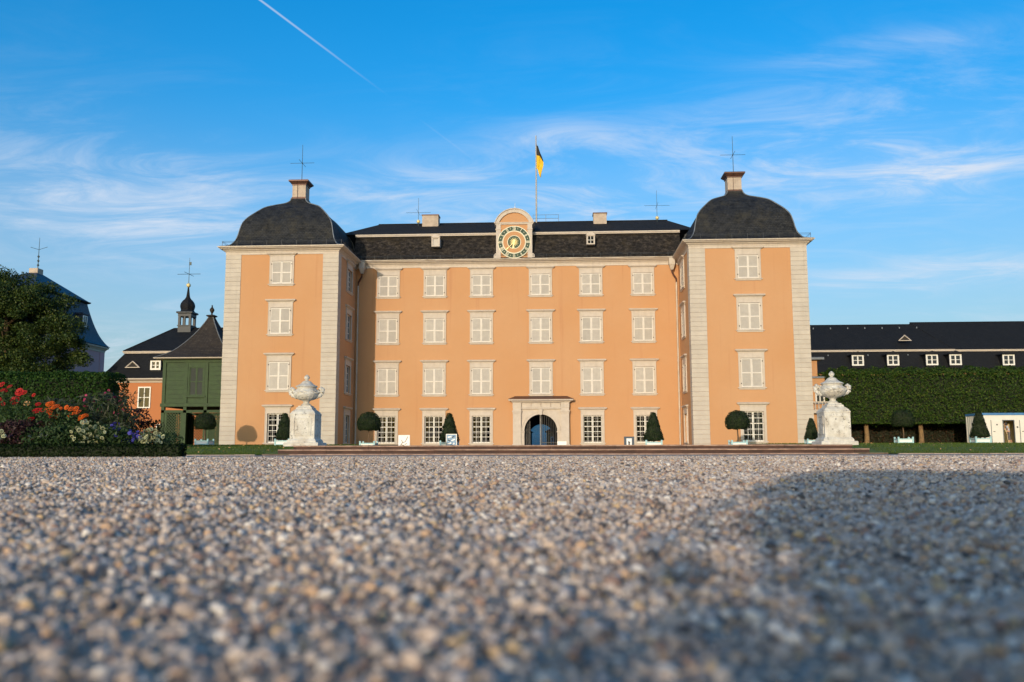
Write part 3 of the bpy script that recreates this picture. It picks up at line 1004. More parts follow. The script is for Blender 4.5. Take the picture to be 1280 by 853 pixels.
def sash(h, grille, curtain=False):
    w = window_base(h)
    zb, zt = SILL, h - HEAD
    a = OW / 2
    mb = MB()
    y0, y1 = .10, .16
    mb.box(-a, -a + .09, y0, y1, zb, zt); mb.box(a - .09, a, y0, y1, zb, zt)
    mb.box(-a + .09, a - .09, y0, y1, zb, zb + .10); mb.box(-a + .09, a - .09, y0, y1, zt - .08, zt)
    mb.box(-.075, .075, y0 - .02, y1, zb + .10, zt - .08)
    nrow = 5 if grille else 4
    for k in range(1, nrow):
        z = zb + .1 + (zt - zb - .18) * k / nrow
        t = .045 if not (grille and k == 3) else .06
        mb.box(-a + .09, -.075, y0 + .005, y1 - .01, z - t / 2, z + t / 2); mb.box(.075, a - .09, y0 + .005, y1 - .01, z - t / 2, z + t / 2)
    for sx in (-1, 1):
        x = sx * (.075 + (a - .165) / 2)
        mb.box(x - .014, x + .014, y0 + .01, y1 - .012, zb + .10, zt - .08)
    sub(mb, 'sash', 'white_paint', w)
    for sx in (-1, 1):
        xs = sorted((sx * .07, sx * (a - .085)))
        sub(MB().box(xs[0], xs[1], y0 + .028, y0 + .034, zb + .09, zt - .07), 'pane', 'window_glass', w)
    if grille:
        g = MB()
        for k in range(7):
            x = -a + .08 + (OW - .16) * k / 6
            g.box(x - .009, x + .009, .0, .02, zb + .02, zt - .03)
            g.add([(x - .02, .013, zt - .03), (x + .02, .013, zt - .03), (x, .013, zt + .03)], [(0, 1, 2)])
        for k in range(4):
            z = zb + .18 + (zt - zb - .42) * k / 3
            g.box(-a - .03, a + .03, .0262, .046, z - .011, z + .011)
        sub(g, 'grille', 'iron_grille', w)
    if curtain:
        c = MB()
        for x0, x1 in ((-a, -.05), (.02, a)):
            n = 14
            vs = []
            for i in range(n + 1):
                x = x0 + (x1 - x0) * i / n
                y = .34 + .035 * math.sin(i * 2.3)
                vs += [(x, y, zb + .25), (x, y, zt + .1)]
            c.add(vs, [(2 * i, 2 * i + 2, 2 * i + 3, 2 * i + 1) for i in range(n)])
        o = c.build('curtain', 'curtain', None, None, fix=False)
        o.parent = w
    return w


INVP = WM(PAL).inverted()


def put(w, x, y, z, rot=0.0):
    w.location = (x, y, z)
    w.rotation_euler = (0, 0, rot)
    w.parent = PAL
    w.matrix_parent_inverse = INVP
    return w


def windows():
    protos, kids = {}, {}

    def get(key, maker, *pos):
        if key not in protos:
            p = maker()
            kids[p] = children(p)
            protos[key] = p
            return put(p, *pos)
        c = copy_tree(protos[key], None, {protos[key]: kids[protos[key]], **{k: [] for k in kids[protos[key]]}})
        if key[0] == 'sh':
            for ch in children(c):
                if ch.name.startswith('shutter'):
                    ch.rotation_euler.z += random.uniform(0, .035) * (1 if ch.location.x > 0 else -1)
                    ch.location.y += random.uniform(-.006, .006)
        return put(c, *pos)

    for r in range(3):
        zb, h = ROWS[r]
        for c in COLS:
            get(('sh', r), lambda: shuttered(h), c, MY, zb)
        get(('sh', r), None, TL, TY, zb)
        get(('sh', r), None, TR, TY, zb)
        get(('sa', r), lambda: sash(h, False), LX1, 73.4, zb, math.pi / 2)
        get(('aj', r), lambda: shuttered(h, 0.05), RX0, 73.4, zb, -math.pi / 2)
    zb, h = ROWS[3]
    for c in COLS[:3] + COLS[4:]:
        get(('gr',), lambda: sash(h, True), c, MY, zb)
    get(('gr',), None, TL, TY, zb)
    get(('cu',), lambda: sash(h, True, True), TR, TY, zb)
    get(('sa', 3), lambda: sash(h, False), LX1, 73.4, zb, math.pi / 2)
    get(('sa', 3), None, RX0, 73.4, zb, -math.pi / 2)


windows()


# quoins: every stone ---------------------------------------------------------
def quoins():
    hq = 0.362
    me = None
    for xc, s in ((LX0, 1), (LX1, -1), (RX0, 1), (RX1, -1)):
        xa, xb = (xc - .045, xc + 1.22) if s > 0 else (xc - 1.22, xc + .045)
        z = .42
        k = 0
        while z < 15.75:
            if me is None:
                mb = MB()
                c = .006
                mb.square(0, 0, [(.6325 - c, 0.003), (.6325, c + .003), (.6325, hq - .009 - c), (.6325 - c, hq - .009)], hy=-.16)
                q = mb.build('quoin', 'quoin_stone', PAL, loc=None)
                me = q.data
                q.matrix_parent_inverse = INVP
            else:
                q = bpy.data.objects.new('quoin', me)
                COL.objects.link(q)
                q.parent = PAL
                q.matrix_parent_inverse = INVP
            q.location = ((xa + xb) / 2 + random.uniform(-.004, .004), TY - .045 + .4725 + random.uniform(-.004, .004), z)
            z += hq
            k += 1


quoins()

# cornices, gutters, downpipes ------------------------------------------------
CPROF = [(0.0, 15.98), (.05, 15.98), (.05, 16.16), (.09, 16.18), (.09, 16.24), (.20, 16.32), (.24, 16.33), (.24, 16.38), (.30, 16.39), (.46, 16.43), (.46, 16.47), (.36, 16.52), (0.0, 16.56)]
GPROF = [(.44, 16.475), (.52, 16.49), (.57, 16.53), (.58, 16.60), (.555, 16.605), (.50, 16.54), (.42, 16.53)]
for x0, x1 in ((LX0, LX1), (RX0, RX1)):
    MB().ring(x0, x1, TY, TY + TD, CPROF).build('tower_cornice', 'trim_stone', PAL)
    MB().ring(x0, x1, TY, TY + TD, GPROF).build('gutter', 'gutter_paint', PAL)
for nm, prof, mt, dz in (('main_cornice', CPROF, 'trim_stone', .12), ('gutter', GPROF, 'gutter_paint', .12)):
    mb = MB()
    n = len(prof)
    xa, xb = LX1 + .5, RX0 - .5
    if nm == 'main_cornice':
        xa, xb = LX1 + .002, RX0 - .002
    mb.add([(xa, MY - o, z + dz) for o, z in prof] + [(xb, MY - o, z + dz) for o, z in prof],
           [tuple(range(n)), tuple(range(2 * n - 1, n - 1, -1))] + [(i, (i + 1) % n, n + (i + 1) % n, n + i) for i in range(n)])
    mb.build(nm, mt, PAL)
for sx, xw in ((1, LX1), (-1, RX0)):
    xc = xw + sx * .42
    mb = MB()
    mb.square(xc + sx * .18, MY - .50, [(.10, 15.55), (.12, 15.6), (.22, 15.95), (.25, 16.0), (.25, 16.55), (.23, 16.57)])
    mb.build('rain_hopper', 'gutter_paint', PAL)
    MB().tube([(xc + sx * .18, MY - .5, 15.6), (xc + sx * .15, MY - .48, 15.3), (xw + sx * .22, MY - .16, 14.85), (xw + sx * .2, MY - .14, 14.5)], .075, 8).build('pipe_bend', 'copper_brown', PAL, 60)
    mb = MB().tube([(xw + sx * .2, MY - .14, 14.55), (xw + sx * .2, MY - .14, .5)], .075, 8)
    for z in (13, 10.4, 7.8, 5.2, 2.6):
        mb.tube([(xw + sx * .2, MY - .14, z - .04), (xw + sx * .2, MY - .14, z + .04)], .10, 8)
    mb.build('downpipe', 'gutter_paint', PAL, 60)


# roofs ------------------------------------------------------------------------
def tower_roof(cx, cy):
    hw = (LX1 - LX0) / 2 + .45
    prof = catmull([(hw, 16.60), (4.42, 16.80), (4.08, 17.25), (3.92, 17.75), (3.82, 18.25), (3.66, 18.85), (3.36, 19.36), (2.93, 19.86), (2.30, 20.50), (1.60, 20.90), (0.98, 21.22), (.68, 21.52), (.62, 21.75)], 4)
    mb = MB().square(cx, cy, prof, hy=(TD - (LX1 - LX0)) / 2)
    r = mb.build('tower_roof', 'slate_tower', PAL, 24)
    for sx, sy in ((-1, -1), (1, -1), (1, 1), (-1, 1)):
        f = MB()
        pts = [(cx + sx * (w + .012), cy + sy * (w + .012 + (TD - (LX1 - LX0)) / 2), z + .012) for w, z in prof]
        f.tube(pts, .045, 5)
        f.build('hip_flashing', 'lead', r, 60)
    # snow guard along the eaves
    g = MB()
    hx, hyv = hw - .16, hw - .16 + (TD - (LX1 - LX0)) / 2
    zz = 16.98
    cor = [(cx - hx, cy - hyv), (cx + hx, cy - hyv), (cx + hx, cy + hyv), (cx - hx, cy + hyv)]
    for i in range(4):
        a, b = cor[i], cor[(i + 1) % 4]
        for dz in (0, .09):
            g.tube([(*a, zz + dz - .02), (*b, zz + dz - .02)], .012, 4)
        n = 8
        for k in range(n):
            t = k / n
            x, y = a[0] + (b[0] - a[0]) * t, a[1] + (b[1] - a[1]) * t
            g.box(x - .012, x + .012, y - .012, y + .012, 16.62, zz + .1)
    g.build('snow_guard', 'dark_lead', r)
    c = MB()
    c.square(cx, cy, [(.66, 21.55), (.66, 21.72), (.62, 21.74)])
    c.square(cx, cy, [(.575, 21.74), (.575, 23.02)])
    ch = c.build('chimney', 'chimney_render', PAL)
    b = MB()
    b.square(cx, cy, [(.60, 21.73), (.63, 21.76), (.63, 21.84), (.58, 21.9)])
    b.square(cx, cy, [(.58, 22.93), (.63, 22.96), (.63, 23.03), (.60, 23.05)])
    b.square(cx, cy, [(.64, 23.05), (.70, 23.10), (.82, 23.22), (.86, 23.24), (.86, 23.34), (.80, 23.38), (.3, 23.42)])
    b.build('cap', 'copper_brown', ch)
    b.v = []
    rod = MB()
    rod.tube([(cx + .05, cy, 23.3), (cx + .05, cy, 26.72)], [.03, .018], 6)
    rod.tube([(cx - 1.0, cy + .0, 25.08), (cx + 1.1, cy + .0, 25.08)], .018, 5)
    rod.tube([(cx + .05, cy - 1.0, 25.08), (cx + .05, cy + 1.0, 25.08)], .018, 5)
    rod.ball((cx + .05, cy, 25.08), .06, 8, 6)
    rod.build('lightning_rod', 'rod_iron', PAL)
    MB().tube([(cx - .12, cy - .66, 21.6), (cx - .12, cy - .64, 23.0), (cx - .1, cy - .9, 23.2), (cx, cy - .2, 23.42)], .016, 4).build('lightning_cable', 'copper_brown', ch)


tower_roof((LX0 + LX1) / 2, TY + TD / 2)
tower_roof((RX0 + RX1) / 2, TY + TD / 2)


def main_roof():
    xa, xb = LX1 - .3, RX0 + .3
    prof = catmull([(75.42, 16.66), (75.72, 16.92), (76.1, 17.45), (76.5, 18.15), (76.95, 19.08)], 5)
    mb = MB()
    n, nx = len(prof), 60
    for y, z in prof:
        mb.v += [(xa + (xb - xa) * i / nx, y, z) for i in range(nx + 1)]
    w = nx + 1
    mb.f = [(k * w + i, k * w + i + 1, k * w + w + i + 1, k * w + w + i) for k in range(n - 1) for i in range(nx)]
    mb.m = [0] * len(mb.f)
    # rough, weather-worn face: little uneven lumps
    mb.v = [(x, y + .025 * math.sin(x * 7.1 + z * 9) * math.sin(x * 3.3 - z * 5) + random.uniform(-.012, .012), z) for x, y, z in mb.v]
    r = mb.build('mansard_roof', 'slate_main', PAL, 40, fix=False)
    g = MB()
    for dz in (0, .1):
        g.tube([(xa + .6, 75.62, 17.0 + dz), (xb - .6, 75.62, 17.0 + dz)], .013, 4)
    x = xa + .8
    while x < xb - .6:
        g.box(x - .012, x + .012, 75.6, 75.64, 16.72, 17.12)
        x += 1.15
    g.build('snow_guard', 'dark_lead', r)
    p = [(76.8, 19.06), (76.66, 19.08), (76.66, 19.16), (76.60, 19.18), (76.60, 19.28), (76.75, 19.31), (77.6, 19.33), (77.6, 19.06)]
    k = len(p)
    mb = MB().add([(xa, *q) for q in p] + [(xb, *q) for q in p], [tuple(range(k)), tuple(range(2 * k - 1, k - 1, -1))] + [(i, (i + 1) % k, k + (i + 1) % k, k + i) for i in range(k)])
    mb.build('ledge', 'trim_stone', PAL)
    # hipped upper roof
    x0, x1, y0, y1, zr, z0 = -19.4, 12.1, 76.72, 87.6, 21.56, 19.335
    ra, rb, yr = -16.9, 10.2, 82.0
    mb = MB().add([(x0, y0, z0), (x1, y0, z0), (x1, y1, z0), (x0, y1, z0), (ra, yr, zr), (rb, yr, zr)],
                  [(0, 1, 5, 4), (1, 2, 5), (2, 3, 4, 5), (3, 0, 4), (3, 2, 1, 0)])
    u = mb.build('upper_roof', 'slate_upper', PAL)
    f = MB()
    f.tube([(ra, yr, zr + .02), (rb, yr, zr + .02)], .06, 6)
    f.build('ridge_capping', 'slate_upper', u)
    for x0_, x1_, zt in ((-12.55, -11.05, 22.02), (3.3, 4.5, 21.95)):
        c = MB().box(x0_, x1_, 80.6, 81.7, 20.6, zt).build('chimney', 'chimney_render', PAL)
        MB().cbox(x0_ - .06, x1_ + .06, 80.54, 81.76, zt + .001, zt + .09, .02).build('cap', 'copper_brown', c)
    for xr, zt, zc in ((-12.97, 23.8, 22.41), (9.15, 24.15, 22.72)):
        m = MB()
        m.tube([(xr, 81, 20.9), (xr, 81, zt)], [.025, .014], 5)
        m.tube([(xr - 1.15, 81, zc), (xr + 1.15, 81, zc)], .014, 4)
        m.tube([(xr, 79.9, zc), (xr, 82.1, zc)], .014, 4)
        lr = m.build('lightning_rod', 'rod_iron', PAL)
        MB().ball((xr, 81, 21.55), .17, 10, 8).build('gilt_ball', 'gilt', lr, 60)
    # two little roof windows
    for xc in (-10.6, 2.84):
        zb, zt, hw = 17.92, 18.72, .36
        yb = 75.75
        d = MB()
        d.box(xc - hw, xc + hw, yb, 77.2, zb, zb + .10)
        d.box(xc - hw, xc - hw + .12, yb, 77.2, zb + .10, zt); d.box(xc + hw - .12, xc + hw, yb, 77.2, zb + .10, zt)
        d.box(xc - hw + .12, xc + hw - .12, yb, 77.2, zt - .08, zt)
        d.prism([(xc - hw - .07, zt), (xc + hw + .07, zt), (xc + .1, zt + .3), (xc - .1, zt + .3)], yb - .06, 77.3)
        o = d.build('roof_window', 'trim_stone', PAL)
        MB().box(xc - hw + .1, xc + hw - .1, yb + .1, yb + .12, zb + .1, zt - .07).build('pane', 'shaded_louvre_paint' if xc < 0 else 'window_glass', o)
        if xc > 0:
            MB().box(xc - .02, xc + .02, yb + .06, yb + .095, zb + .1, zt - .08).box(xc - hw + .12, xc + hw - .12, yb + .06, yb + .094, zb + .38, zb + .42).build('glazing_bar', 'white_paint', o)


main_roof()


# clock gable --------------------------------------------------------------------
def arc(cx, cz, r, a0, a1, n):
    return [(cx + r * math.cos(math.radians(a0 + (a1 - a0) * i / n)), cz + r * math.sin(math.radians(a0 + (a1 - a0) * i / n))) for i in range(n + 1)]


def annulus(mb, cx, cz, r0, r1, y0, y1, n=48, mi=0, a0=0, a1=360):
    o = arc(cx, cz, r1, a0, a1, n)
    i = arc(cx, cz, r0, a0, a1, n)
    k = n + 1
    vs = [(x, y0, z) for x, z in o] + [(x, y0, z) for x, z in i] + [(x, y1, z) for x, z in o] + [(x, y1, z) for x, z in i]
    fs = []
    for j in range(n):
        fs += [(j, j + 1, k + j + 1, k + j), (2 * k + j, 3 * k + j, 3 * k + j + 1, 2 * k + j + 1),
               (j, 2 * k + j, 2 * k + j + 1, j + 1), (k + j, k + j + 1, 3 * k + j + 1, 3 * k + j)]
    if a1 - a0 < 360:
        fs += [(0, k, 3 * k, 2 * k), (k - 1, 3 * k - 1, 4 * k - 1, 2 * k - 1)]
    return mb.add(vs, fs, mi)


def clock():
    cx, cz = -3.76, 18.17
    Y = 75.62
    b = MB().box(cx - 1.53, cx + 1.53, Y + .05, Y + 2.6, 16.72, 19.9)
    # segmental head
    hw, zs, zt = 1.62, 19.92, 21.1
    sag = zt - zs
    R = (hw * hw + sag * sag) / (2 * sag)
    zc = zt - R
    ang = math.degrees(math.asin(hw / R))
    head = arc(cx, zc, R - .05, 90 - ang, 90 + ang, 20)
    b.prism(head, Y + .06, Y + 2.6)
    g = b.build('clock_gable', 'orange_plaster', PAL)
    t = MB()
    annulus(t, cx, zc, R - .30, R, Y - .08, Y + 2.65, 24, 0, 90 - ang - 1.5, 90 + ang + 1.5)
    annulus(t, cx, zc, R, R + .07, Y - .16, Y + 2.66, 24, 0, 90 - ang - 3, 90 + ang + 3)
    t.box(cx - hw - .12, cx + hw + .12, Y - .10, Y + 2.62, 19.86, 19.93)
    t.box(cx - hw - .02, cx + hw + .02, Y - .05, Y + 2.61, 19.74, 19.859)
    t.build('pediment_moulding', 'trim_stone', g)
    for s in (-1, 1):
        x0, x1 = sorted((cx + s * 1.16, cx + s * 1.56))
        m = MB().box(x0, x1, Y - .03, Y + .6, 16.75, 19.28)
        m.box(x0 - .05, x1 + .05, Y - .07, Y + .62, 19.28, 19.36)
        m.box(x0, x1, Y - .04, Y + .61, 19.36, 19.739)
        xo = cx + s * 1.56
        m.prism([(xo - s * .02, 16.74), (xo + s * .2, 16.74), (xo + s * .2, 17.05), (xo + s * .08, 17.2), (xo - s * .02, 17.2)], Y, Y + .5)
        m.build('pilaster', 'trim_stone', g)
    yd = Y - .06
    d = MB()
    annulus(d, cx, cz, .02, 1.43, yd, yd + .10, 64)
    dial = d.build('dial', 'clock_cream', g)
    r = MB()
    annulus(r, cx, cz, 1.03, 1.365, yd - .012, yd + .004, 64)
    annulus(r, cx, cz, .01, .54, yd - .0125, yd + .004, 48)
    r.build('green_ring', 'clock_green', g)
    r = MB()
    annulus(r, cx, cz, .60, .94, yd - .012, yd + .004, 64)
    r.build('orange_ring', 'orange_plaster', g)
    roman = ['XII', 'I', 'II', 'III', 'IV', 'V', 'VI', 'VII', 'VIII', 'IX', 'X', 'XI']
    adv = {'I': .085, 'V': .17, 'X': .17}
    for k, tx in enumerate(roman):
        a = math.radians(90 - 30 * k)
        er, et = Vector((math.cos(a), 0, math.sin(a))), Vector((math.sin(a), 0, -math.cos(a)))
        tot = sum(adv[c] for c in tx)
        sc = min(0.85, .33 / tot)
        m = MB()
        pos = -tot * sc / 2
        base = Vector((cx, yd - .03, cz))

        def bar(u0, r0, u1, r1, w):
            p0 = base + et * u0 + er * r0
            p1 = base + et * u1 + er * r1
            dirv = (p1 - p0).normalized()
            sd = Vector((-dirv.z, 0, dirv.x)) * w / 2
            q = [p0 - sd, p1 - sd, p1 + sd, p0 + sd]
            m.add([tuple(p) for p in q] + [tuple(p + Vector((0, .03, 0))) for p in q], [(0, 1, 2, 3), (7, 6, 5, 4), (0, 4, 5, 1), (1, 5, 6, 2), (2, 6, 7, 3), (3, 7, 4, 0)])

        for c in tx:
            w = adv[c] * sc
            mid = pos + w / 2
            h = w * .36
            if c == 'I':
                bar(mid, 1.04, mid, 1.36, .04)
            elif c == 'V':
                bar(mid - h, 1.36, mid, 1.04, .038); bar(mid + h, 1.36, mid, 1.04, .024)
            else:
                bar(mid - h, 1.36, mid + h, 1.04, .038); bar(mid + h, 1.36, mid - h, 1.04, .024)
            pos += w
        m.build('numeral', 'clock_cream', g)
        a2 = a - math.radians(15)
        MB().ball((cx + 1.2 * math.cos(a2), yd - .015, cz + 1.2 * math.sin(a2)), .045, 6, 4).build('half_hour_dot', 'clock_cream', g)
    s = MB()
    n = 16
    pts = []
    for i in range(2 * n):
        rr = .46 if i % 2 == 0 else .22
        a = math.pi * i / n
        pts.append((cx + rr * math.cos(a), cz + rr * math.sin(a)))
    s.add([(x, yd - .03, z) for x, z in pts] + [(cx, yd - .07, cz)], [(i, (i + 1) % (2 * n), 2 * n) for i in range(2 * n)])
    s.build('sunburst', 'gilt', g, fix=False)
    for nm, ang, ln, wd in (('hour_hand', -98, .60, .12), ('minute_hand', -135, 1.0, .06)):
        a = math.radians(ang)
        d, q = Vector((math.cos(a), 0, math.sin(a))), Vector((-math.sin(a), 0, math.cos(a)))
        b0 = Vector((cx, yd - .08 - (.02 if ln > .8 else 0), cz))
        prof = [(-.2, wd * .35), (0, wd * .5), (ln * .72, wd * .35), (ln * .76, wd * 1.0), (ln, .008)]
        vs = [b0 + d * t_ + q * w_ for t_, w_ in prof] + [b0 + d * t_ - q * w_ for t_, w_ in reversed(prof)]
        h = MB()
        k = len(vs)
        h.add([tuple(v) for v in vs] + [tuple(v + Vector((0, .015, 0))) for v in vs], [tuple(range(k)), tuple(range(2 * k - 1, k - 1, -1))] + [(i, (i + 1) % k, k + (i + 1) % k, k + i) for i in range(k)])
        h.build(nm, 'gilt', g)
    f = MB().lathe(cx + .05, Y + .5, [(.10, 21.12), (.10, 21.16), (.05, 21.2), (.09, 21.3), (.02, 21.42), (.01, 21.8)], 8)
    f.build('finial', 'white_paint', g)


clock()


# portal -------------------------------------------------------------------------
def portal():
    Y = 75.58
    cx = ARX
    x0, x1 = -3.90, .83
    # front slab with the arched opening, built as a polygon round the arch
    zt = 4.02
    n = 20
    a = arc(cx, ARS, ARR, 0, 180, n)
    mb = MB()
    ol = []
    for i, (x, z) in enumerate(a):
        t = i / n
        ol.append((x1 - .02 + (x0 - x1 + .04) * t, zt))
    vs = [(x, Y + .24, z) for x, z in a] + [(x, Y + .24, z) for x, z in ol] + [(x, MY + .35, z) for x, z in a]
    k = n + 1
    fs = [(i, i + 1, k + i + 1, k + i) for i in range(n)] + [(i, 2 * k + i, 2 * k + i + 1, i + 1) for i in range(n)]
    mb.add(vs, fs)
    for sx in (-1, 1):
        xi = cx + sx * ARR
        xo = x0 + .02 if sx < 0 else x1 - .02
        mb.add([(xi, Y + .24, .4), (xo, Y + .24, .4), (xo, Y + .24, zt), (xi, Y + .24, ARS), (xi, MY + .35, .4), (xi, MY + .35, ARS), (xo, MY, .4), (xo, MY, zt)],
               [(0, 1, 2, 3), (0, 3, 5, 4), (1, 6, 7, 2)])
    mb.add([(x0 + .02, Y + .24, zt), (x1 - .02, Y + .24, zt), (x1 - .02, MY, zt), (x0 + .02, MY, zt)], [(0, 1, 2, 3)])
    p = mb.build('portal', 'trim_stone', PAL, fix=False)
    # archivolt
    m = MB()
    annulus(m, cx, ARS, ARR + .003, ARR + .24, Y + .16, Y + .27, 24, 0, 0, 180)
    annulus(m, cx, ARS, ARR + .20, ARR + .27, Y + .12, Y + .27, 24, 0, 0, 180)
    m.build('archivolt', 'trim_stone', p)
    MB().prism([(cx - .10, ARS + ARR - .06), (cx + .10, ARS + ARR - .06), (cx + .17, ARS + ARR + .42), (cx - .17, ARS + ARR + .42)], Y - .02, Y + .26).build('keystone', 'trim_stone', p)
    for sx in (-1, 1):
        xi = cx + sx * ARR
        xa, xb = sorted((xi + sx * .002, xi + sx * .34))
        m = MB().box(xa, xb, Y + .13, Y + .3, .45, ARS - .14)
        m.box(xa - .05, xb + .03, Y + .06, Y + .32, ARS - .14, ARS - .02)
        m.build('impost_pier', 'trim_stone', p)
        xa, xb = (x0, x0 + .68) if sx < 0 else (x1 - .68, x1)
        m = MB().box(xa, xb, Y, MY, .47, 3.42)
        m.box(xa - .05, xb + .05, Y - .05, MY, .46, .85)
        m.box(xa - .03, xb + .03, Y - .04, MY, 3.42, 3.50)
        m.box(xa - .06, xb + .06, Y - .07, MY, 3.55, 3.66)
        m.box(xa, xb, Y - .02, MY, 3.50, 3.55)
        m.build('pilaster', 'trim_stone', p)
        m = MB().box(xa - .02, xb + .02, Y - .05, MY, 3.90, 4.32).box(xa + .002, xb - .002, Y - .01, MY, 3.661, 3.899)
        m.build('frieze_block', 'trim_stone', p)
    # frieze stones between the blocks
    w = (x1 - x0 - 1.36 - .06) / 4
    for i in range(4):
        xa = x0 + .68 + .03 + i * w
        MB().box(xa + .018, xa + w - .018, Y + .10, MY, 3.93, 4.32).build('frieze_stone', 'trim_stone', p)
    MB().box(x0 + .7, x1 - .7, Y + .06, MY, 3.80, 3.92).build('architrave', 'trim_stone', p)
    pf = [(0, 4.321), (.05, 4.321), (.08, 4.36), (.12, 4.38), (.12, 4.42), (.26, 4.44), (.30, 4.47), (.36, 4.50), (.36, 4.585), (.1, 4.60)]
    m = cornice_mesh((x1 - x0) / 2, pf)
    m.v = [(x + (x0 + x1) / 2, y + Y + .0, z) for x, y, z in m.v]
    m.box(x0 + .01, x1 - .01, Y + .001, MY, 4.33, 4.59)
    m.build('entablature', 'trim_stone', p)
    xa, xb = x0 - .38, x1 + .38
    MB().add([(xa, Y - .38, 4.605), (xb, Y - .38, 4.605), (xb, MY, 4.605), (xa, MY, 4.605), (xa + .55, MY, 4.90), (xb - .55, MY, 4.90), (xa + .0, Y - .38, 4.63), (xb, Y - .38, 4.63)],
             [(0, 1, 7, 6), (6, 7, 5, 4), (1, 2, 5, 7), (3, 0, 6, 4), (0, 3, 2, 1)]).build('canopy_roof', 'copper_brown', p)
    # passage vault
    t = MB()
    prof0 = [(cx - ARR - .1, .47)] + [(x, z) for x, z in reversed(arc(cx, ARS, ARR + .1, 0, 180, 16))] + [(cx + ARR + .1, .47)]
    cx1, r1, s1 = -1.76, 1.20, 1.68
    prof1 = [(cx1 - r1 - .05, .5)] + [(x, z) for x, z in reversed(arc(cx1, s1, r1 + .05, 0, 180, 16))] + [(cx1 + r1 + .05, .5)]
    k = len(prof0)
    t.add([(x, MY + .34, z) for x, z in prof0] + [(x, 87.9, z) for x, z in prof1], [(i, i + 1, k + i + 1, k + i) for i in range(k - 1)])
    t.build('passage', 'interior_shade', p, fix=False)  # tunnel shade is put into its dark colour
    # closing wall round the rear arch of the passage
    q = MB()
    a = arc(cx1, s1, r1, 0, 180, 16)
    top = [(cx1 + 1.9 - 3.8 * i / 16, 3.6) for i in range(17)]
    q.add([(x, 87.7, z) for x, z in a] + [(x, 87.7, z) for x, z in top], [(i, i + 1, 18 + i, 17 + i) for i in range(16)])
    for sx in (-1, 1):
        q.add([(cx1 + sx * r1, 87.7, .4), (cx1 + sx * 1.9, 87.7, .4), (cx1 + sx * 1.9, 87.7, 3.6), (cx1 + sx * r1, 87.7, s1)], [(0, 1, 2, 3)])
    q.build('passage_end', 'interior_shade', p, fix=False)
    MB().prism([(cx1 - r1, .5)] + [(x, z) for x, z in reversed(a)] + [(cx1 + r1, .5)], 87.6, 87.63).build('glazed_door', 'passage_glass', p)
    # iron gate in the front arch
    for sx in (-1, 1):
        g = MB()
        g.box(*sorted((cx + sx * .02, cx + sx * .075)), MY + .18, MY + .24, .5, ARS + ARR * .99)
        for i in range(8):
            x = sx * (.16 + i * .155)
            if sx < 0 and i < 5:
                continue          # this leaf stands partly open, its inner bars swung away
            zt_ = ARS + math.sqrt(max(0.01, ARR * ARR - x * x)) - .03
            g.box(cx + x - .013, cx + x + .013, MY + .19, MY + .22, .5, zt_)
        if sx > 0:
            g.box(cx + .08, cx + 1.36, MY + .185, MY + .225, .95, 1.0)
            g.box(cx + .08, cx + 1.36, MY + .185, MY + .225, .52, .58)
        g.build('iron_gate', 'dark_iron' if sx > 0 else 'iron_grille', p)


portal()

# flagpole with its limp flag, rail on the roof -------------------------------------
fp = thing('flagpole', 'tall thin flagpole on the roof ridge with limp black and gold flag', 'flagpole', (-1.98, 82, 21.5))
MB().tube([(-1.98, 82, 21.4), (-1.98, 82, 30.0)], [.085, .05], 8).build('pole', 'pole_paint', fp, 60)


def flag_mesh(t0, t1, mat, name):
    mb = MB()
    nu, nv = 10, 12
    vs = []
    for j in range(nv + 1):
        t = t0 + (t1 - t0) * j / nv
        for i in range(nu + 1):
            u = i / nu
            wd = .26 + .50 * math.sin(min(1, t * 1.15) * math.pi * .60) * (1 - .35 * max(0, t - .6))
            x = -1.98 + .05 + u * wd * (.8 + .2 * math.sin(t * 5))
            y = 82 + .12 * math.sin(u * 9 + t * 4) * u
            z = 29.25 - t * 2.45 - u * (.55 + .45 * t) - .1 * math.sin(u * 7 + t * 3)
            vs.append((x, y, z))
    w = nu + 1
    mb.add(vs, [(k * w + i, k * w + i + 1, k * w + w + i + 1, k * w + w + i) for k in range(nv) for i in range(nu)])
    return mb.build(name, mat, fp, 70, fix=False)


flag_mesh(0, .42, 'flag_black', 'flag_band')
flag_mesh(.42, 1, 'flag_gold', 'flag_band')
rl = thing('roof_railing', 'thin metal safety railing on the roof beside flagpole', 'railing', (-1, 82, 21.55))
for z in (21.95, 22.3):
    MB().tube([(-2.3, 82.1, z), (.1, 82.1, z)], .018, 5).build('rail', 'lead', rl)
for x in (-2.3, -1.1, .1):
    MB().tube([(x, 82.1, 21.45), (x, 82.1, 22.32)], .018, 5).build('post', 'lead', rl)


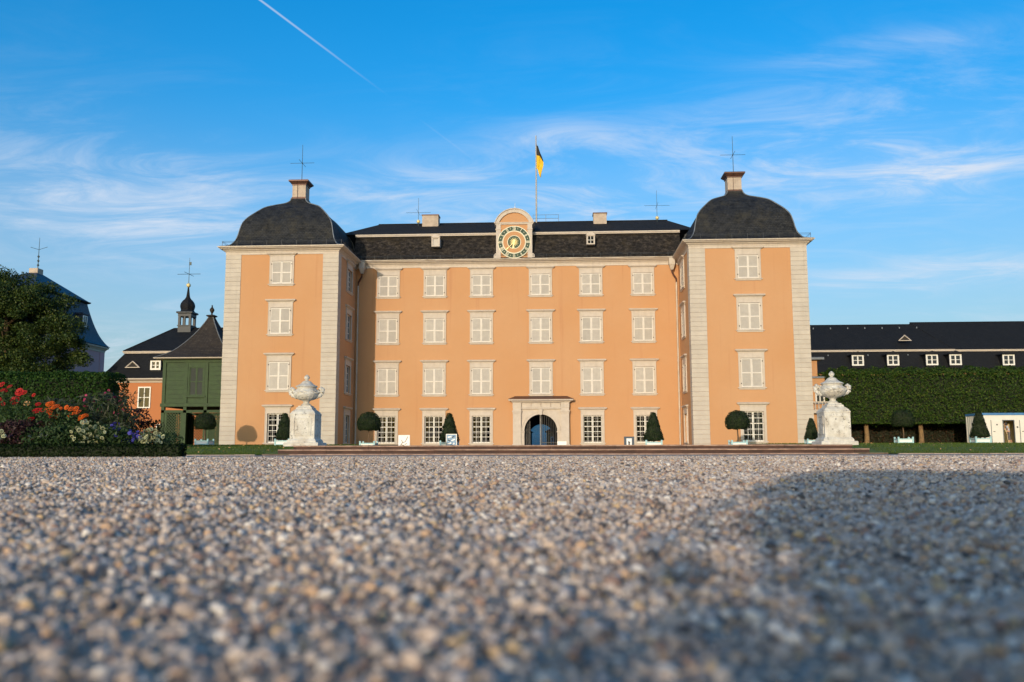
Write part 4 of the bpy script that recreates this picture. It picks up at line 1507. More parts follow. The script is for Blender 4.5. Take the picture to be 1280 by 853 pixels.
# ------------------------------------------------------------------ urns on pedestals
def pedestal(x, side, lab):
    cy = 42.3
    p = thing('pedestal', lab, 'pedestal', (x, cy, .46), 'white stone pedestals at the ends of the steps')
    MB().cbox(x - .82, x + .82, cy - .80, cy + .80, .44, .62, .03).build('base_slab', 'urn_stone', p)
    m = MB().square(x, cy, [(.68, .621), (.68, .70), (.62, .78), (.60, .80)])
    m.build('plinth', 'urn_stone', p)
    m = MB().square(x, cy, [(.585, .80), (.585, 1.90), (.60, 1.92), (.60, 1.98), (.56, 2.02)])
    b = m.build('shaft', 'urn_stone', p)
    for rot in range(4):
        q = MB()
        hw, z0, z1 = .42, .95, 1.78
        for a in ((-hw, -hw + .05, z0, z1), (hw - .05, hw, z0, z1), (-hw + .05, hw - .05, z0, z0 + .05), (-hw + .05, hw - .05, z1 - .05, z1)):
            q.box(a[0], a[1], -.615, -.57, a[2], a[3])
        q.box(-hw + .09, hw - .09, -.6, -.57, z0 + .09, z1 - .09)
        q.v = [(x + a * math.cos(rot * math.pi / 2) - c * math.sin(rot * math.pi / 2), cy + a * math.sin(rot * math.pi / 2) + c * math.cos(rot * math.pi / 2), z) for a, c, z in q.v]
        q.build('panel', 'urn_stone', b)
    m = MB().square(x, cy, [(.56, 2.021), (.55, 2.06), (.46, 2.14), (.38, 2.20), (.37, 2.27), (.31, 2.30), (.29, 2.36)])
    m.build('top', 'urn_stone', p)


def urn(x, lab):
    cy, z0 = 42.3, 2.362
    u = thing('urn', lab, 'urn', (x, cy, z0), 'carved stone urns on the pedestals')
    pr = catmull([(.24, z0), (.25, z0 + .04), (.21, z0 + .07), (.15, z0 + .13), (.14, z0 + .19), (.19, z0 + .24), (.21, z0 + .255)], 3)
    MB().lathe(x, cy, pr, 24).build('foot', 'urn_stone', u, 35)
    # bowl with carved swags and gadroons: radius varies round the girth
    pr = catmull([(.20, z0 + .256), (.40, z0 + .32), (.55, z0 + .44), (.61, z0 + .56), (.60, z0 + .66), (.52, z0 + .76), (.45, z0 + .83), (.47, z0 + .87), (.50, z0 + .90)], 5)
    n = 72
    mb = MB()
    vs = []
    for r, z in pr:
        t = (z - z0 - .256) / .65
        for i in range(n):
            a = 2 * math.pi * i / n
            lower = max(0, 1 - abs(t - .2) / .22)
            mid = max(0, 1 - abs(t - .58) / .30)
            d = .022 * lower * math.cos(a * 18) + .045 * mid * (math.sin(a * 6 + 3 * math.sin(a * 3)) * math.sin(t * 30 + a * 4) + .5 * math.sin(a * 17 + t * 40))
            vs.append((x + (r + d) * math.cos(a), cy + (r + d) * math.sin(a), z))
    k = len(pr)
    mb.add(vs, [(q * n + i, q * n + (i + 1) % n, q * n + n + (i + 1) % n, q * n + n + i) for q in range(k - 1) for i in range(n)])
    mb.build('bowl', 'urn_stone', u, 50)
    for s in (-1, 1):
        h = MB()
        pts = catmull([(x + s * .46, cy, z0 + .42), (x + s * .66, cy, z0 + .50), (x + s * .78, cy, z0 + .66), (x + s * .76, cy, z0 + .80), (x + s * .66, cy, z0 + .80), (x + s * .60, cy, z0 + .70), (x + s * .50, cy, z0 + .68)], 4)
        h.tube(pts, [.09 + .02 * math.sin(i * 1.9) for i in range(len(pts))], 8)
        for i in range(5):
            a = i * .5
            h.ball((x + s * (.80 - .04 * i), cy + .06 * math.sin(i * 2), z0 + .56 + .06 * i), .055, 6, 5)
        h.build('handle', 'urn_stone', u, 50)
    pr = catmull([(.50, z0 + .905), (.47, z0 + .95), (.33, z0 + 1.02), (.25, z0 + 1.09), (.19, z0 + 1.16), (.12, z0 + 1.20), (.06, z0 + 1.22)], 4)
    mb = MB()
    vs = []
    for j, (r, z) in enumerate(pr):
        for i in range(48):
            a = 2 * math.pi * i / 48
            d = r * (1 + .05 * abs(math.sin(a * 12)))
            vs.append((x + d * math.cos(a), cy + d * math.sin(a), z))
    mb.add(vs, [(q * 48 + i, q * 48 + (i + 1) % 48, q * 48 + 48 + (i + 1) % 48, q * 48 + 48 + i) for q in range(len(pr) - 1) for i in range(48)])
    l = mb.build('lid', 'urn_stone', u, 40)
    pr = catmull([(.05, z0 + 1.21), (.07, z0 + 1.24), (.13, z0 + 1.32), (.13, z0 + 1.38), (.07, z0 + 1.46), (.01, z0 + 1.50)], 3)
    MB().lathe(x, cy, pr, 12).build('finial', 'urn_stone', l, 60)


pedestal(-12.07, -1, 'weathered white stone pedestal at the flower-bed end of the steps')
pedestal(12.67, 1, 'weathered white stone pedestal at the container end of the steps')
urn(-12.07, 'carved lidded stone urn before the tower next to green pavilion')
urn(12.67, 'carved lidded stone urn before the tall clipped hedge')


# ------------------------------------------------------------------ clipped trees in tubs
def surf_rev(prof, n):
    """points and normals on a body of revolution, prof = (r,z)"""
    pr = np.array(prof)
    seg = np.hypot(np.diff(pr[:, 0]), np.diff(pr[:, 1])) * (pr[:-1, 0] + pr[1:, 0] + .02)
    k = rng.choice(len(seg), n, p=seg / seg.sum())
    t = rng.random(n)
    r = pr[k, 0] + (pr[k + 1, 0] - pr[k, 0]) * t
    z = pr[k, 1] + (pr[k + 1, 1] - pr[k, 1]) * t
    a = rng.random(n) * 2 * np.pi
    dr, dz = pr[k + 1, 0] - pr[k, 0], pr[k + 1, 1] - pr[k, 1]
    P = np.stack([r * np.cos(a), r * np.sin(a), z], 1)
    Q = unit(np.stack([dz * np.cos(a), dz * np.sin(a), -dr], 1))
    return P, Q


def planter(t, w=.48, h=.34, white=True):
    m = MB().box(-w, w, -w, w, .04, h - .04)
    p = sub(m, 'planter', 'sign_white' if white else 'planter_blue', t)
    f = MB()
    for sx in (-1, 1):
        for sy in (-1, 1):
            f.box(sx * w - .05, sx * w + .05, sy * w - .05, sy * w + .05, 0, h + .05)
            f.square(sx * w, sy * w, [(.05, h + .05), (.065, h + .07), (.05, h + .11), (.01, h + .13)])
    for y in (-w - .02, w + .02):
        f.box(-w + .05, w - .05, y - .015, y + .015, h - .07, h); f.box(-w + .05, w - .05, y - .015, y + .015, .04, .10)
        f.box(y - .015, y + .015, -w + .05, w - .05, h - .07, h); f.box(y - .015, y + .015, -w + .05, w - .05, .04, .10)
    sub(f, 'corner_posts', 'planter_blue', p)
    sub(MB().box(-w + .02, w - .02, -w + .02, w - .02, h - .05, h - .02), 'soil', 'soil', p)


def ball_tree(R=.80, zc=1.62):
    t = thing('ball_topiary', 'x', 'topiary')
    planter(t)
    sub(MB().tube([(0, 0, .3), (.015, 0, .7), (-.01, .01, 1.2), (0, 0, zc)], [.05, .045, .042, .04], 7), 'trunk', 'bark', t, 60)
    # domed crown, flat and a little hollow underneath
    prof = [(.06, zc - R * .42), (R * .5, zc - R * .55), (R * .86, zc - R * .50), (R * .98, zc - R * .18), (R, zc + R * .1), (R * .92, zc + R * .42), (R * .72, zc + R * .70), (R * .42, zc + R * .90), (.02, zc + R * .98)]
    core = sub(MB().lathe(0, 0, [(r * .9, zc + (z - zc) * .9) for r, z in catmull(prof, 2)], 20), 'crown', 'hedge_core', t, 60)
    P, Q = surf_rev(catmull(prof, 3), 5200)
    P += Q * (wob(P, 5, 1) * .05 + wob(P, 13, 2) * .02 - rng.random(len(P)) ** 2 * .12)[:, None]
    v, q = leaf_quads(P, Q, .07, .85)
    o = fast_mesh('foliage', v, q, 'leaf_yew')
    o.parent = core
    return t


def cone_tree(H=2.1, R=.64):
    t = thing('cone_topiary', 'x', 'topiary')
    planter(t)
    sub(MB().tube([(0, 0, .3), (0, 0, 1.2)], .05, 7), 'trunk', 'bark', t, 60)
    prof = [(.05, .42), (R * .8, .40), (R, .50), (R * .97, .62), (R * .78, 1.05), (R * .55, 1.6), (R * .36, 2.0), (R * .28, 2.12), (.16, 2.19), (.02, 2.21)]
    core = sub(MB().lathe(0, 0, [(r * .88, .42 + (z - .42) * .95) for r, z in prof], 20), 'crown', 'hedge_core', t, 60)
    P, Q = surf_rev(prof, 5200)
    P += Q * (wob(P, 5, 3) * .05 + wob(P, 13, 5) * .02 - rng.random(len(P)) ** 2 * .12)[:, None]
    v, q = leaf_quads(P, Q, .07, .85)
    o = fast_mesh('foliage', v, q, 'leaf_yew')
    o.parent = core
    return t


bt, ct = ball_tree(), cone_tree()


def kids_of(o, d=None):
    d = {} if d is None else d
    d[o] = children(o)
    for c in d[o]:
        kids_of(c, d)
    return d


KB, KC = kids_of(bt), kids_of(ct)
first = {0: True, 1: True}
for kind, x, y, z, sc, lab in (
        (0, -25.82, 64.4, .72, .98, 'clipped ball topiary in white tub before the green pavilion'),
        (0, -12.80, 60, .46, 1.0, 'clipped ball topiary at the shaded corner of the palace front'),
        (0, 11.72, 60, .46, 1.0, 'clipped ball topiary before the barred window with curtains'),
        (0, 23.90, 64, .71, .98, 'clipped ball topiary in white tub before the tall clipped hedge'),
        (1, -7.35, 60, .46, 1.04, 'clipped cone topiary behind the grey framed poster board'),
        (1, 6.23, 60, .46, 1.04, 'clipped cone topiary beside the dark blue framed notice board'),
        (1, -17.0, 55, .60, .90, 'clipped cone topiary half hidden behind flower-bed side pedestal'),
        (1, 15.15, 55, .60, .70, 'small clipped cone topiary half hidden behind container side pedestal'),
        (1, 29.1, 64, .71, 1.0, 'clipped cone topiary in white tub before the white container')):
    proto = (bt, ct)[kind]
    if first[kind]:
        o = proto
        first[kind] = False
    else:
        o = copy_tree(proto, None, (KB, KC)[kind])
    o.location = (x, y, z)
    o.scale = (sc, sc, sc)
    o.rotation_euler = (0, 0, random.uniform(-.12, .12))
    tag(o, lab, 'topiary', 'clipped topiary trees in tubs')


# ------------------------------------------------------------------ boards and notices
def board(lab, x0, x1, y, z0, z1, frame, face, legs=True, cat='sign'):
    t = thing('notice_board', lab, cat, ((x0 + x1) / 2, y, .46))
    f = MB()
    w = .045
    f.box(x0, x0 + w, y, y + .05, z0, z1); f.box(x1 - w, x1, y, y + .05, z0, z1)
    f.box(x0 + w, x1 - w, y, y + .05, z0, z0 + w); f.box(x0 + w, x1 - w, y, y + .05, z1 - w, z1)
    f.build('frame', frame, t)
    MB().box(x0 + w, x1 - w, y + .012, y + .04, z0 + w, z1 - w).build('panel', face, t)
    if legs:
        for x in (x0 + .04, x1 - .04):
            MB().box(x - .02, x + .02, y + .06, y + .10, .462, z1 - .05).build('leg', frame, t)
            MB().tube([(x, y + .1, z1 - .1), (x, y + .45, .465)], .015, 5).build('strut', frame, t)
    return t


def strokes(t, mat, y, segs, w, name='print'):
    m = MB()
    for (a, b, c, d) in segs:
        dx, dz = c - a, d - b
        l = math.hypot(dx, dz)
        nx, nz = -dz / l * w / 2, dx / l * w / 2
        m.add([(a - nx, y, b - nz), (c - nx, y, d - nz), (c + nx, y, d + nz), (a + nx, y, b + nz)], [(0, 1, 2, 3)])
    return m.build(name, mat, t, fix=False)


t = board('white notice board with a thin brown sketch by first barred window', -10.62, -9.86, 59, .46, 1.30, 'sign_white', 'sign_white')
strokes(t, 'print_brown', 59.009, [(-10.48, .62, -10.34, .80), (-10.34, .80, -10.40, .98), (-10.34, .80, -10.16, .86), (-10.16, .86, -10.05, 1.06), (-10.05, 1.06, -10.0, 1.2), (-10.2, .68, -10.05, .74), (-10.42, .66, -10.24, .63)], .04)
t = board('grey framed poster board with blue and white picture before cone topiary', -7.46, -6.74, 59, .52, 1.36, 'sign_grey', 'print_blue')
strokes(t, 'sign_white', 59.009, [(-7.34, 1.14, -7.1, 1.2), (-7.1, .92, -6.86, 1.02), (-7.36, .70, -7.1, .78), (-7.0, .66, -6.9, .78)], .09)
strokes(t, 'print_black', 59.007, [(-7.34, .98, -7.18, .90), (-7.05, 1.12, -6.92, 1.2), (-7.2, .62, -6.95, .60)], .07)
t = board('dark blue framed notice board with white panel beside cone topiary', 4.20, 4.86, 59, .46, 1.16, 'sign_dark', 'sign_dark')
MB().box(4.36, 4.70, 58.996, 59.01, .50, 1.04).build('white_panel', 'sign_white', t)
strokes(t, 'print_black', 58.992, [(4.50, .62, 4.50, .86), (4.56, .62, 4.56, .82), (4.46, .80, 4.60, .80)], .05)
t = board('low white board leaning beside the arched portal', -.17, .56, 72.0, .48, 1.03, 'sign_white', 'sign_white', False)
strokes(t, 'print_black', 72.008, [(.22, .62, .34, .70), (.34, .70, .42, .62)], .04)


# ------------------------------------------------------------------ hedges
def hedge(name, lab, cat, box, n, size, mat, r=.5, faces='flrt', wave=.15, depth=.3, core=.28, **kw):
    x0, x1, y0, y1, z0, z1 = box
    t = thing(name, lab, cat, ((x0 + x1) / 2, (y0 + y1) / 2, z0))
    P, Q = box_leaves(x0, x1, y0, y1, z0, z1, n, r, faces, wave, depth)
    c = core
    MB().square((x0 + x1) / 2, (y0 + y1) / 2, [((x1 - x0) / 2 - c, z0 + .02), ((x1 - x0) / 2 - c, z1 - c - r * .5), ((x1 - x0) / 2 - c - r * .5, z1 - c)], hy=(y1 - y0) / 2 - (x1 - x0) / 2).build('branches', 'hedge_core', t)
    v, q = leaf_quads(P, Q, size, .8)
    fast_mesh('foliage', v, q, mat, t)
    return t


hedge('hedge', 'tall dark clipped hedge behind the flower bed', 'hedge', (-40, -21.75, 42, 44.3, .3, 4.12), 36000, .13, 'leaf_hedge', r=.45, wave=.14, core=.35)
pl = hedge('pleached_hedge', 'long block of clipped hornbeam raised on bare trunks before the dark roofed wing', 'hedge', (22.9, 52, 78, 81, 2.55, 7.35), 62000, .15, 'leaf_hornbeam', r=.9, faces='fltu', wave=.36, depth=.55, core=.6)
x = 26.5
while x < 51:
    MB().tube([(x, 79.3, .6), (x + .03, 79.3, 1.6), (x - .03, 79.35, 3.2)], [.24, .20, .17], 9).build('trunk', 'bark_pale', pl, 60)
    x += 4.6
hedge('copper_hedge', 'dark reddish leafed hedge in the shade under the clipped hornbeam block', 'hedge', (22.5, 60, 81.5, 83.5, .6, 3.2), 26000, .15, 'leaf_copper', r=.3, faces='flt', wave=.2)
def shadow_bush():
    t = thing('shadow_bush', 'loose evergreen foliage added out of view to shade the near gravel', 'shadow_bush', (1.6, -2.6, 0))  # unseen shadow caster, added behind the camera and shaped for its shadow
    P, Q = [], []
    br = np.random.default_rng(5)
    cs = [(-.44 + br.uniform(-.05, .05), br.uniform(-2.9, -2.3), z, .30) for z in np.linspace(.25, .95, 9)]
    for k in range(120):
        r = br.uniform(.22, .36)
        x = br.uniform(-.30, 3.8)
        top = 1.30 - .10 * abs(math.sin(x * 2.9 + .6)) - .07 * abs(math.sin(x * 7.3))
        cs.append((x, br.uniform(-3.1, -2.1), min(br.uniform(.15, 1.1), top - r), r))
    for x, y, z, r in cs:
        d = unit(br.normal(0, 1, (420, 3)))
        P.append(np.array([x, y, z]) + d * (br.random(420) ** .4 * r)[:, None]); Q.append(d)
    v, q = leaf_quads(np.concatenate(P), np.concatenate(Q), .07, .8)
    fast_mesh('foliage', v, q, 'leaf_box', t)
    st = MB()
    for k in range(14):
        x, y = rng.uniform(.1, 3.2), rng.uniform(-2.9, -2.2)
        st.tube([(1.6 + (x - 1.6) * .6, -2.55, -.02), (x, y, .5), (x + rng.uniform(-.2, .2), y, 1.0)], [.025, .016, .008], 5)
    st.build('stems', 'bark', t)


shadow_bush()


# ------------------------------------------------------------------ big tree
def big_tree():
    bx, by, bz = -53.6, 83.5, .7
    t = thing('lime_tree', 'large dark broadleaf tree above the tall hedge', 'tree', (bx, by, bz))
    w = MB()
    w.tube([(bx, by, bz - .2), (bx + .1, by, bz + 3), (bx - .05, by + .1, bz + 6), (bx + .1, by, bz + 9.5), (bx, by, bz + 13)], [.6, .48, .4, .3, .15], 10)
    tips = []
    for i in range(16):
        a = i * 2.4
        z = bz + 4 + i * .6
        ln = 6.0 - i * .2
        p0 = Vector((bx, by, z))
        p1 = p0 + Vector((math.cos(a) * ln * .5, math.sin(a) * ln * .5, 1.0))
        p2 = p0 + Vector((math.cos(a) * ln, math.sin(a) * ln, 1.6))
        w.tube([p0, p1, p2], [.14, .09, .03], 6)
    w.build('trunk', 'bark', t, 60)
    cen = []
    # clumps spread through an uneven dome
    for i in range(275):
        while True:
            u = rng.normal(0, 1, 3)
            u /= np.linalg.norm(u)
            if u[2] > -.75: break
        rr = rng.uniform(.62, 1.0) if i > 20 else rng.uniform(.2, .6)
        c = np.array([bx - .2, by, bz + 9.7]) + u * rr * np.array([8.4, 4.6, 7.3])
        cen.append((c, rng.uniform(.6, 1.5), u))
    P, Q = [], []
    for c, r, u in cen:
        n = int(560 * r)
        d = rng.normal(0, 1, (n, 3))
        d = unit(d)
        rad = rng.random(n) ** .4 * r
        P.append(c + d * rad[:, None] * np.array([1.15, 1.1, .75]))
        Q.append(d + np.array([0, 0, .6]))
    P, Q = np.concatenate(P), unit(np.concatenate(Q))
    v, q = leaf_quads(P, Q, .20, .9, .65)
    fast_mesh('crown', v, q, 'leaf_lime', t)


big_tree()


# ------------------------------------------------------------------ distant and neighbouring buildings
def small_window(parent, x, y, z0, w, h, rows=2, frame='white_paint', fw=.12):
    m = MB()
    m.box(x - w / 2, x - w / 2 + fw, y - .08, y + .04, z0, z0 + h); m.box(x + w / 2 - fw, x + w / 2, y - .08, y + .04, z0, z0 + h)
    m.box(x - w / 2 + fw, x + w / 2 - fw, y - .08, y + .04, z0, z0 + fw); m.box(x - w / 2 + fw, x + w / 2 - fw, y - .08, y + .04, z0 + h - fw, z0 + h)
    o = m.build('window', frame, parent)
    b = MB()
    b.box(x - .04, x + .04, y - .05, y, z0 + fw, z0 + h - fw)
    for k in range(1, rows):
        z = z0 + fw + (h - 2 * fw) * k / rows
        b.box(x - w / 2 + fw, x - .04, y - .045, y - .005, z - .035, z + .035); b.box(x + .04, x + w / 2 - fw, y - .045, y - .005, z - .035, z + .035)
    b.build('glazing_bar', frame, o)
    MB().box(x - w / 2 + fw, x + w / 2 - fw, y - .018, y - .012, z0 + fw, z0 + h - fw).build('pane', 'dark_glass', o)
    return o


m_, nt_, bs_, out_ = new_mat('dark_glass')
bs_.inputs['Base Color'].default_value = (0.02, 0.024, 0.028, 1)
bs_.inputs['Roughness'].default_value = 0.08


def dormer(parent, xc, y, z0, w, h, depth, wallm='white_paint', roofm='slate_wing'):
    m = MB()
    m.box(xc - w / 2, xc - w / 2 + .17, y, y + .12, z0, z0 + h); m.box(xc + w / 2 - .17, xc + w / 2, y, y + .12, z0, z0 + h)
    m.box(xc - w / 2 + .17, xc + w / 2 - .17, y, y + .12, z0, z0 + .17); m.box(xc - w / 2 + .17, xc + w / 2 - .17, y, y + .12, z0 + h - .15, z0 + h)
    d = m.build('dormer', wallm, parent)
    MB().box(xc - w / 2 + .03, xc + w / 2 - .03, y + .121, y + depth + .8, z0 - .3, z0 + h - .01).build('dormer_cheeks', roofm, d)
    MB().prism([(xc - w / 2 - .18, z0 + h + .001), (xc + w / 2 + .18, z0 + h + .001), (xc + w / 2 + .12, z0 + h + .14), (xc, z0 + h + .42), (xc - w / 2 - .12, z0 + h + .14)], y - .15, y + depth + .8).build('dormer_roof', roofm, d)
    b = MB().box(xc - .07, xc + .07, y + .04, y + .1, z0 + .14, z0 + h - .12)
    b.box(xc - w / 2 + .14, xc - .05, y + .05, y + .09, z0 + h * .5 - .03, z0 + h * .5 + .03).box(xc + .05, xc + w / 2 - .14, y + .05, y + .09, z0 + h * .5 - .03, z0 + h * .5 + .03)
    b.build('glazing_bar', wallm, d)
    MB().box(xc - w / 2 + .14, xc + w / 2 - .14, y + .095, y + .105, z0 + .14, z0 + h - .12).build('pane', 'dark_glass', d)
    return d


def tri_dormer(parent, xc, y, z0, w, h, depth, mat='trim_stone'):
    m = MB()
    m.add([(xc - w / 2, y, z0), (xc + w / 2, y, z0), (xc, y, z0 + h), (xc, y + depth, z0 + h), (xc - w / 2, y + depth * .2, z0), (xc + w / 2, y + depth * .2, z0)],
          [(0, 2, 3, 4), (1, 5, 3, 2)])
    o = m.build('eyebrow_dormer', 'slate_wing', parent, fix=False)
    f = MB()
    f.tube([(xc - w / 2, y - .02, z0 + .03), (xc, y - .02, z0 + h - .02)], .06, 4); f.tube([(xc + w / 2, y - .02, z0 + .03), (xc, y - .02, z0 + h - .02)], .06, 4)
    f.box(xc - w / 2 - .1, xc + w / 2 + .1, y - .06, y + .02, z0 - .04, z0 + .03)
    f.build('frame', mat, o)
    MB().add([(xc - w / 2 + .1, y + .02, z0 + .03), (xc + w / 2 - .1, y + .02, z0 + .03), (xc, y + .02, z0 + h - .06)], [(0, 1, 2)]).build('opening', 'interior_shade', o, fix=False)


def roof_mansard(parent, x0, x1, y0, y1, ze, zl, zr, ov, sb, xr0, xr1, yr, mat, ledge='trim_stone', flare=.25, name='roof'):
    """flared lower slopes up to a ledge, then a hipped upper roof"""
    steps = [(ov, ze), (ov * .45, ze + .25), (-sb * .30, ze + (zl - ze) * .42), (-sb * .68, ze + (zl - ze) * .74), (-sb, zl)]
    m = MB()
    n = len(steps)
    vs = []
    for o, z in steps:
        vs += [(x0 - o, y0 - o, z), (x1 + o, y0 - o, z), (x1 + o, y1 + o, z), (x0 - o, y1 + o, z)]
    m.add(vs, [(k * 4 + i, k * 4 + (i + 1) % 4, k * 4 + 4 + (i + 1) % 4, k * 4 + 4 + i) for k in range(n - 1) for i in range(4)] + [(3, 2, 1, 0)])
    r = m.build('lower_roof', mat, parent)
    MB().ring(x0 + sb, x1 - sb, y0 + sb, y1 - sb, [(-.1, zl), (.10, zl), (.12, zl + .12), (.20, zl + .14), (.20, zl + .22), (-.1, zl + .24)]).build('ledge', ledge, r)
    a0, a1, b0, b1, z = x0 + sb - .12, x1 - sb + .12, y0 + sb - .12, y1 - sb + .12, zl + .245
    m = MB().add([(a0, b0, z), (a1, b0, z), (a1, b1, z), (a0, b1, z), (xr0, yr, zr), (xr1, yr, zr)], [(0, 1, 5, 4), (1, 2, 5), (2, 3, 4, 5), (3, 0, 4), (3, 2, 1, 0)])
    u = m.build('upper_roof', mat, parent)
    f = MB()
    for p, q in (((a0, b0, z), (xr0, yr, zr)), ((a1, b0, z), (xr1, yr, zr)), ((xr0, yr, zr), (xr1, yr, zr))):
        f.tube([p, q], .07, 5)
    f.build('ridge_capping', mat, u)
    return r


# pink pavilion far on the flower side
pk = thing('pink_building', 'tall pink building with steep blue slate roof behind the tree', 'building', (-59.5, 97, .7))
PX0, PX1, PY0, PY1 = -64.6, -54.4, 90.0, 104.0
MB().box(PX0, PX1, PY0, PY1, .3, 12.6).build('wall', 'pink_plaster', pk)
MB().ring(PX0, PX1, PY0, PY1, [(0, 12.1), (.06, 12.1), (.1, 12.3), (.25, 12.5), (.4, 12.6), (.4, 12.75), (0, 12.8)]).build('cornice', 'trim_stone', pk)
MB().box(PX1 - 1.0, PX1 + .05, PY1 - 1, PY1 + .05, .3, 12.09).box(PX1 - 1.0, PX1 + .05, PY0 - .05, PY0 + 1, .3, 12.09).build('corner_strip', 'pink_plaster', pk)
rf = MB()
pr = catmull([(.5, 12.8), (.15, 13.1), (-.45, 14.1), (-1.0, 15.6), (-1.45, 17.3), (-1.55, 17.8)], 3)
vs = []
for o, z in pr:
    vs += [(PX0 - o, PY0 - o, z), (PX1 + o, PY0 - o, z), (PX1 + o, PY1 + o, z), (PX0 - o, PY1 + o, z)]
rf.add(vs, [(k * 4 + i, k * 4 + (i + 1) % 4, k * 4 + 4 + (i + 1) % 4, k * 4 + 4 + i) for k in range(len(pr) - 1) for i in range(4)])
r_ = rf.build('lower_roof', 'slate_blue', pk, 40)
MB().ring(PX0 + 1.55, PX1 - 1.55, PY0 + 1.55, PY1 - 1.55, [(-.2, 17.75), (.1, 17.78), (.28, 17.88), (.30, 18.0), (-.2, 18.1)]).build('ledge', 'slate_wing', r_)
MB().add([(PX0 + 1.4, PY0 + 1.4, 18.02), (PX1 - 1.4, PY0 + 1.4, 18.02), (PX1 - 1.4, PY1 - 1.4, 18.02), (PX0 + 1.4, PY1 - 1.4, 18.02), (-59.7, 96.3, 20.4), (-58.7, 96.3, 20.4), (-58.7, 97.6, 20.4), (-59.7, 97.6, 20.4)],
         [(0, 1, 5, 4), (1, 2, 6, 5), (2, 3, 7, 6), (3, 0, 4, 7), (4, 5, 6, 7)]).build('upper_roof', 'slate_blue', pk)
c_ = MB().box(-59.65, -58.65, 96.4, 97.5, 20.2, 20.95).build('chimney', 'chimney_render', pk)
m_ = MB().tube([(-59.0, 97, 20.9), (-59.0, 97, 24.6)], [.05, .02], 6)
for z in (21.4, 21.9, 22.4):
    m_.ball((-59.0, 97, z), .13, 8, 6)
m_.tube([(-60, 97, 23.5), (-59.0, 97, 23.2), (-58, 97, 23.5)], .025, 4)
m_.build('lightning_rod', 'rod_iron', pk)
dm_ = MB().box(PX1 - 1.6, PX1 - .35, 99.3, 100.5, 14.6, 16.1).build('dormer', 'slate_blue', pk)
MB().box(PX1 - .349, PX1 - .30, 99.42, 99.55, 14.7, 16.0).box(PX1 - .349, PX1 - .30, 100.25, 100.38, 14.7, 16.0).box(PX1 - .349, PX1 - .30, 99.55, 100.25, 14.7, 14.82).box(PX1 - .349, PX1 - .30, 99.55, 100.25, 15.88, 16.0).box(PX1 - .349, PX1 - .31, 99.86, 99.94, 14.82, 15.88).build('window', 'white_paint', dm_)
MB().box(PX1 - .348, PX1 - .335, 99.55, 100.25, 14.82, 15.88).build('pane', 'dark_glass', dm_)
MB().cbox(PX1 - 1.7, PX1 - .2, 99.15, 100.65, 16.1, 16.3, .05).build('dormer_roof', 'slate_blue', dm_)
for k in range(3):
    small_window(pk, -56.4 - k * 3.1, PY0, 8.2, 1.5, 2.4, 3)
    small_window(pk, -56.4 - k * 3.1, PY0, 3.6, 1.5, 2.6, 3)

# orange side wing with bell turret
ow = thing('side_wing', 'orange building with dark hipped roof and small bell turret behind pavilion', 'building', (-35, 91, .7))
OX0, OX1, OY0, OY1 = -44.9, -20.0, 86.0, 96.5
MB().box(OX0, OX1, OY0, OY1, .3, 7.25).build('wall', 'deep_orange_plaster', ow)
MB().ring(OX0, OX1, OY0, OY1, [(0, 7.05), (.08, 7.05), (.15, 7.2), (.4, 7.32), (.5, 7.34), (.5, 7.46), (0, 7.5)]).build('cornice', 'trim_stone', ow)
lr = roof_mansard(ow, OX0, OX1, OY0, OY1, 7.47, 10.1, 13.15, .45, 1.35, -40.3, -24, 91.2, 'slate_wing')
small_window(ow, -40.68, OY0, 4.55, 1.28, 2.1, 2)
small_window(ow, -38.7, OY0, .9, 1.28, 2.1, 2)
small_window(ow, -36.2, OY0, 4.55, 1.28, 2.1, 2)
small_window(ow, -33.7, OY0, 4.55, 1.28, 2.1, 2)
dormer(ow, -39.7, OY0 - .05, 8.3, 1.05, .95, 1.5)
tri_dormer(ow, -42.15, OY0 + .25, 8.6, 1.3, .62, 1.2)
tx, ty = -38.95, 91.2
tb = MB().square(tx, ty, [(.68, 12.3), (.68, 13.3), (.74, 13.33), (.74, 13.42)])
tu = tb.build('turret', 'dark_lead', ow)
lt = MB()
for sx in (-1, 1):
    for sy in (-1, 1):
        lt.box(tx + sx * .56 - .12, tx + sx * .56 + .12, ty + sy * .56 - .12, ty + sy * .56 + .12, 13.42, 14.62)
lt.box(tx - .08, tx + .08, ty - .66, ty - .5, 13.42, 14.62)
lt.square(tx, ty, [(.70, 14.35), (.70, 14.62), (.84, 14.68), (.86, 14.8), (.80, 14.86)])
lt.build('lantern', 'dark_lead', tu)
dm = MB().lathe(tx, ty, catmull([(.80, 14.86), (.70, 14.98), (.66, 15.1), (.74, 15.4), (.72, 15.7), (.56, 16.02), (.34, 16.25), (.20, 16.5), (.14, 16.9), (.07, 17.55)], 3), 8, a0=math.pi / 8)
dm.build('onion_dome', 'slate_wing', tu)
MB().ball((tx, ty, 17.75), .23, 10, 8).build('gilt_ball', 'gilt', tu, 60)
v_ = MB().tube([(tx, ty, 17.9), (tx, ty, 20.7)], [.035, .02], 5)
v_.tube([(tx - 1.25, ty, 18.95), (tx + 1.25, ty, 18.95)], .025, 4); v_.tube([(tx, ty - 1.2, 18.95), (tx, ty + 1.2, 18.95)], .025, 4)
v_.box(tx - .03, tx + .22, ty - .01, ty + .01, 19.9, 20.25)
v_.build('weather_vane', 'rod_iron', tu)


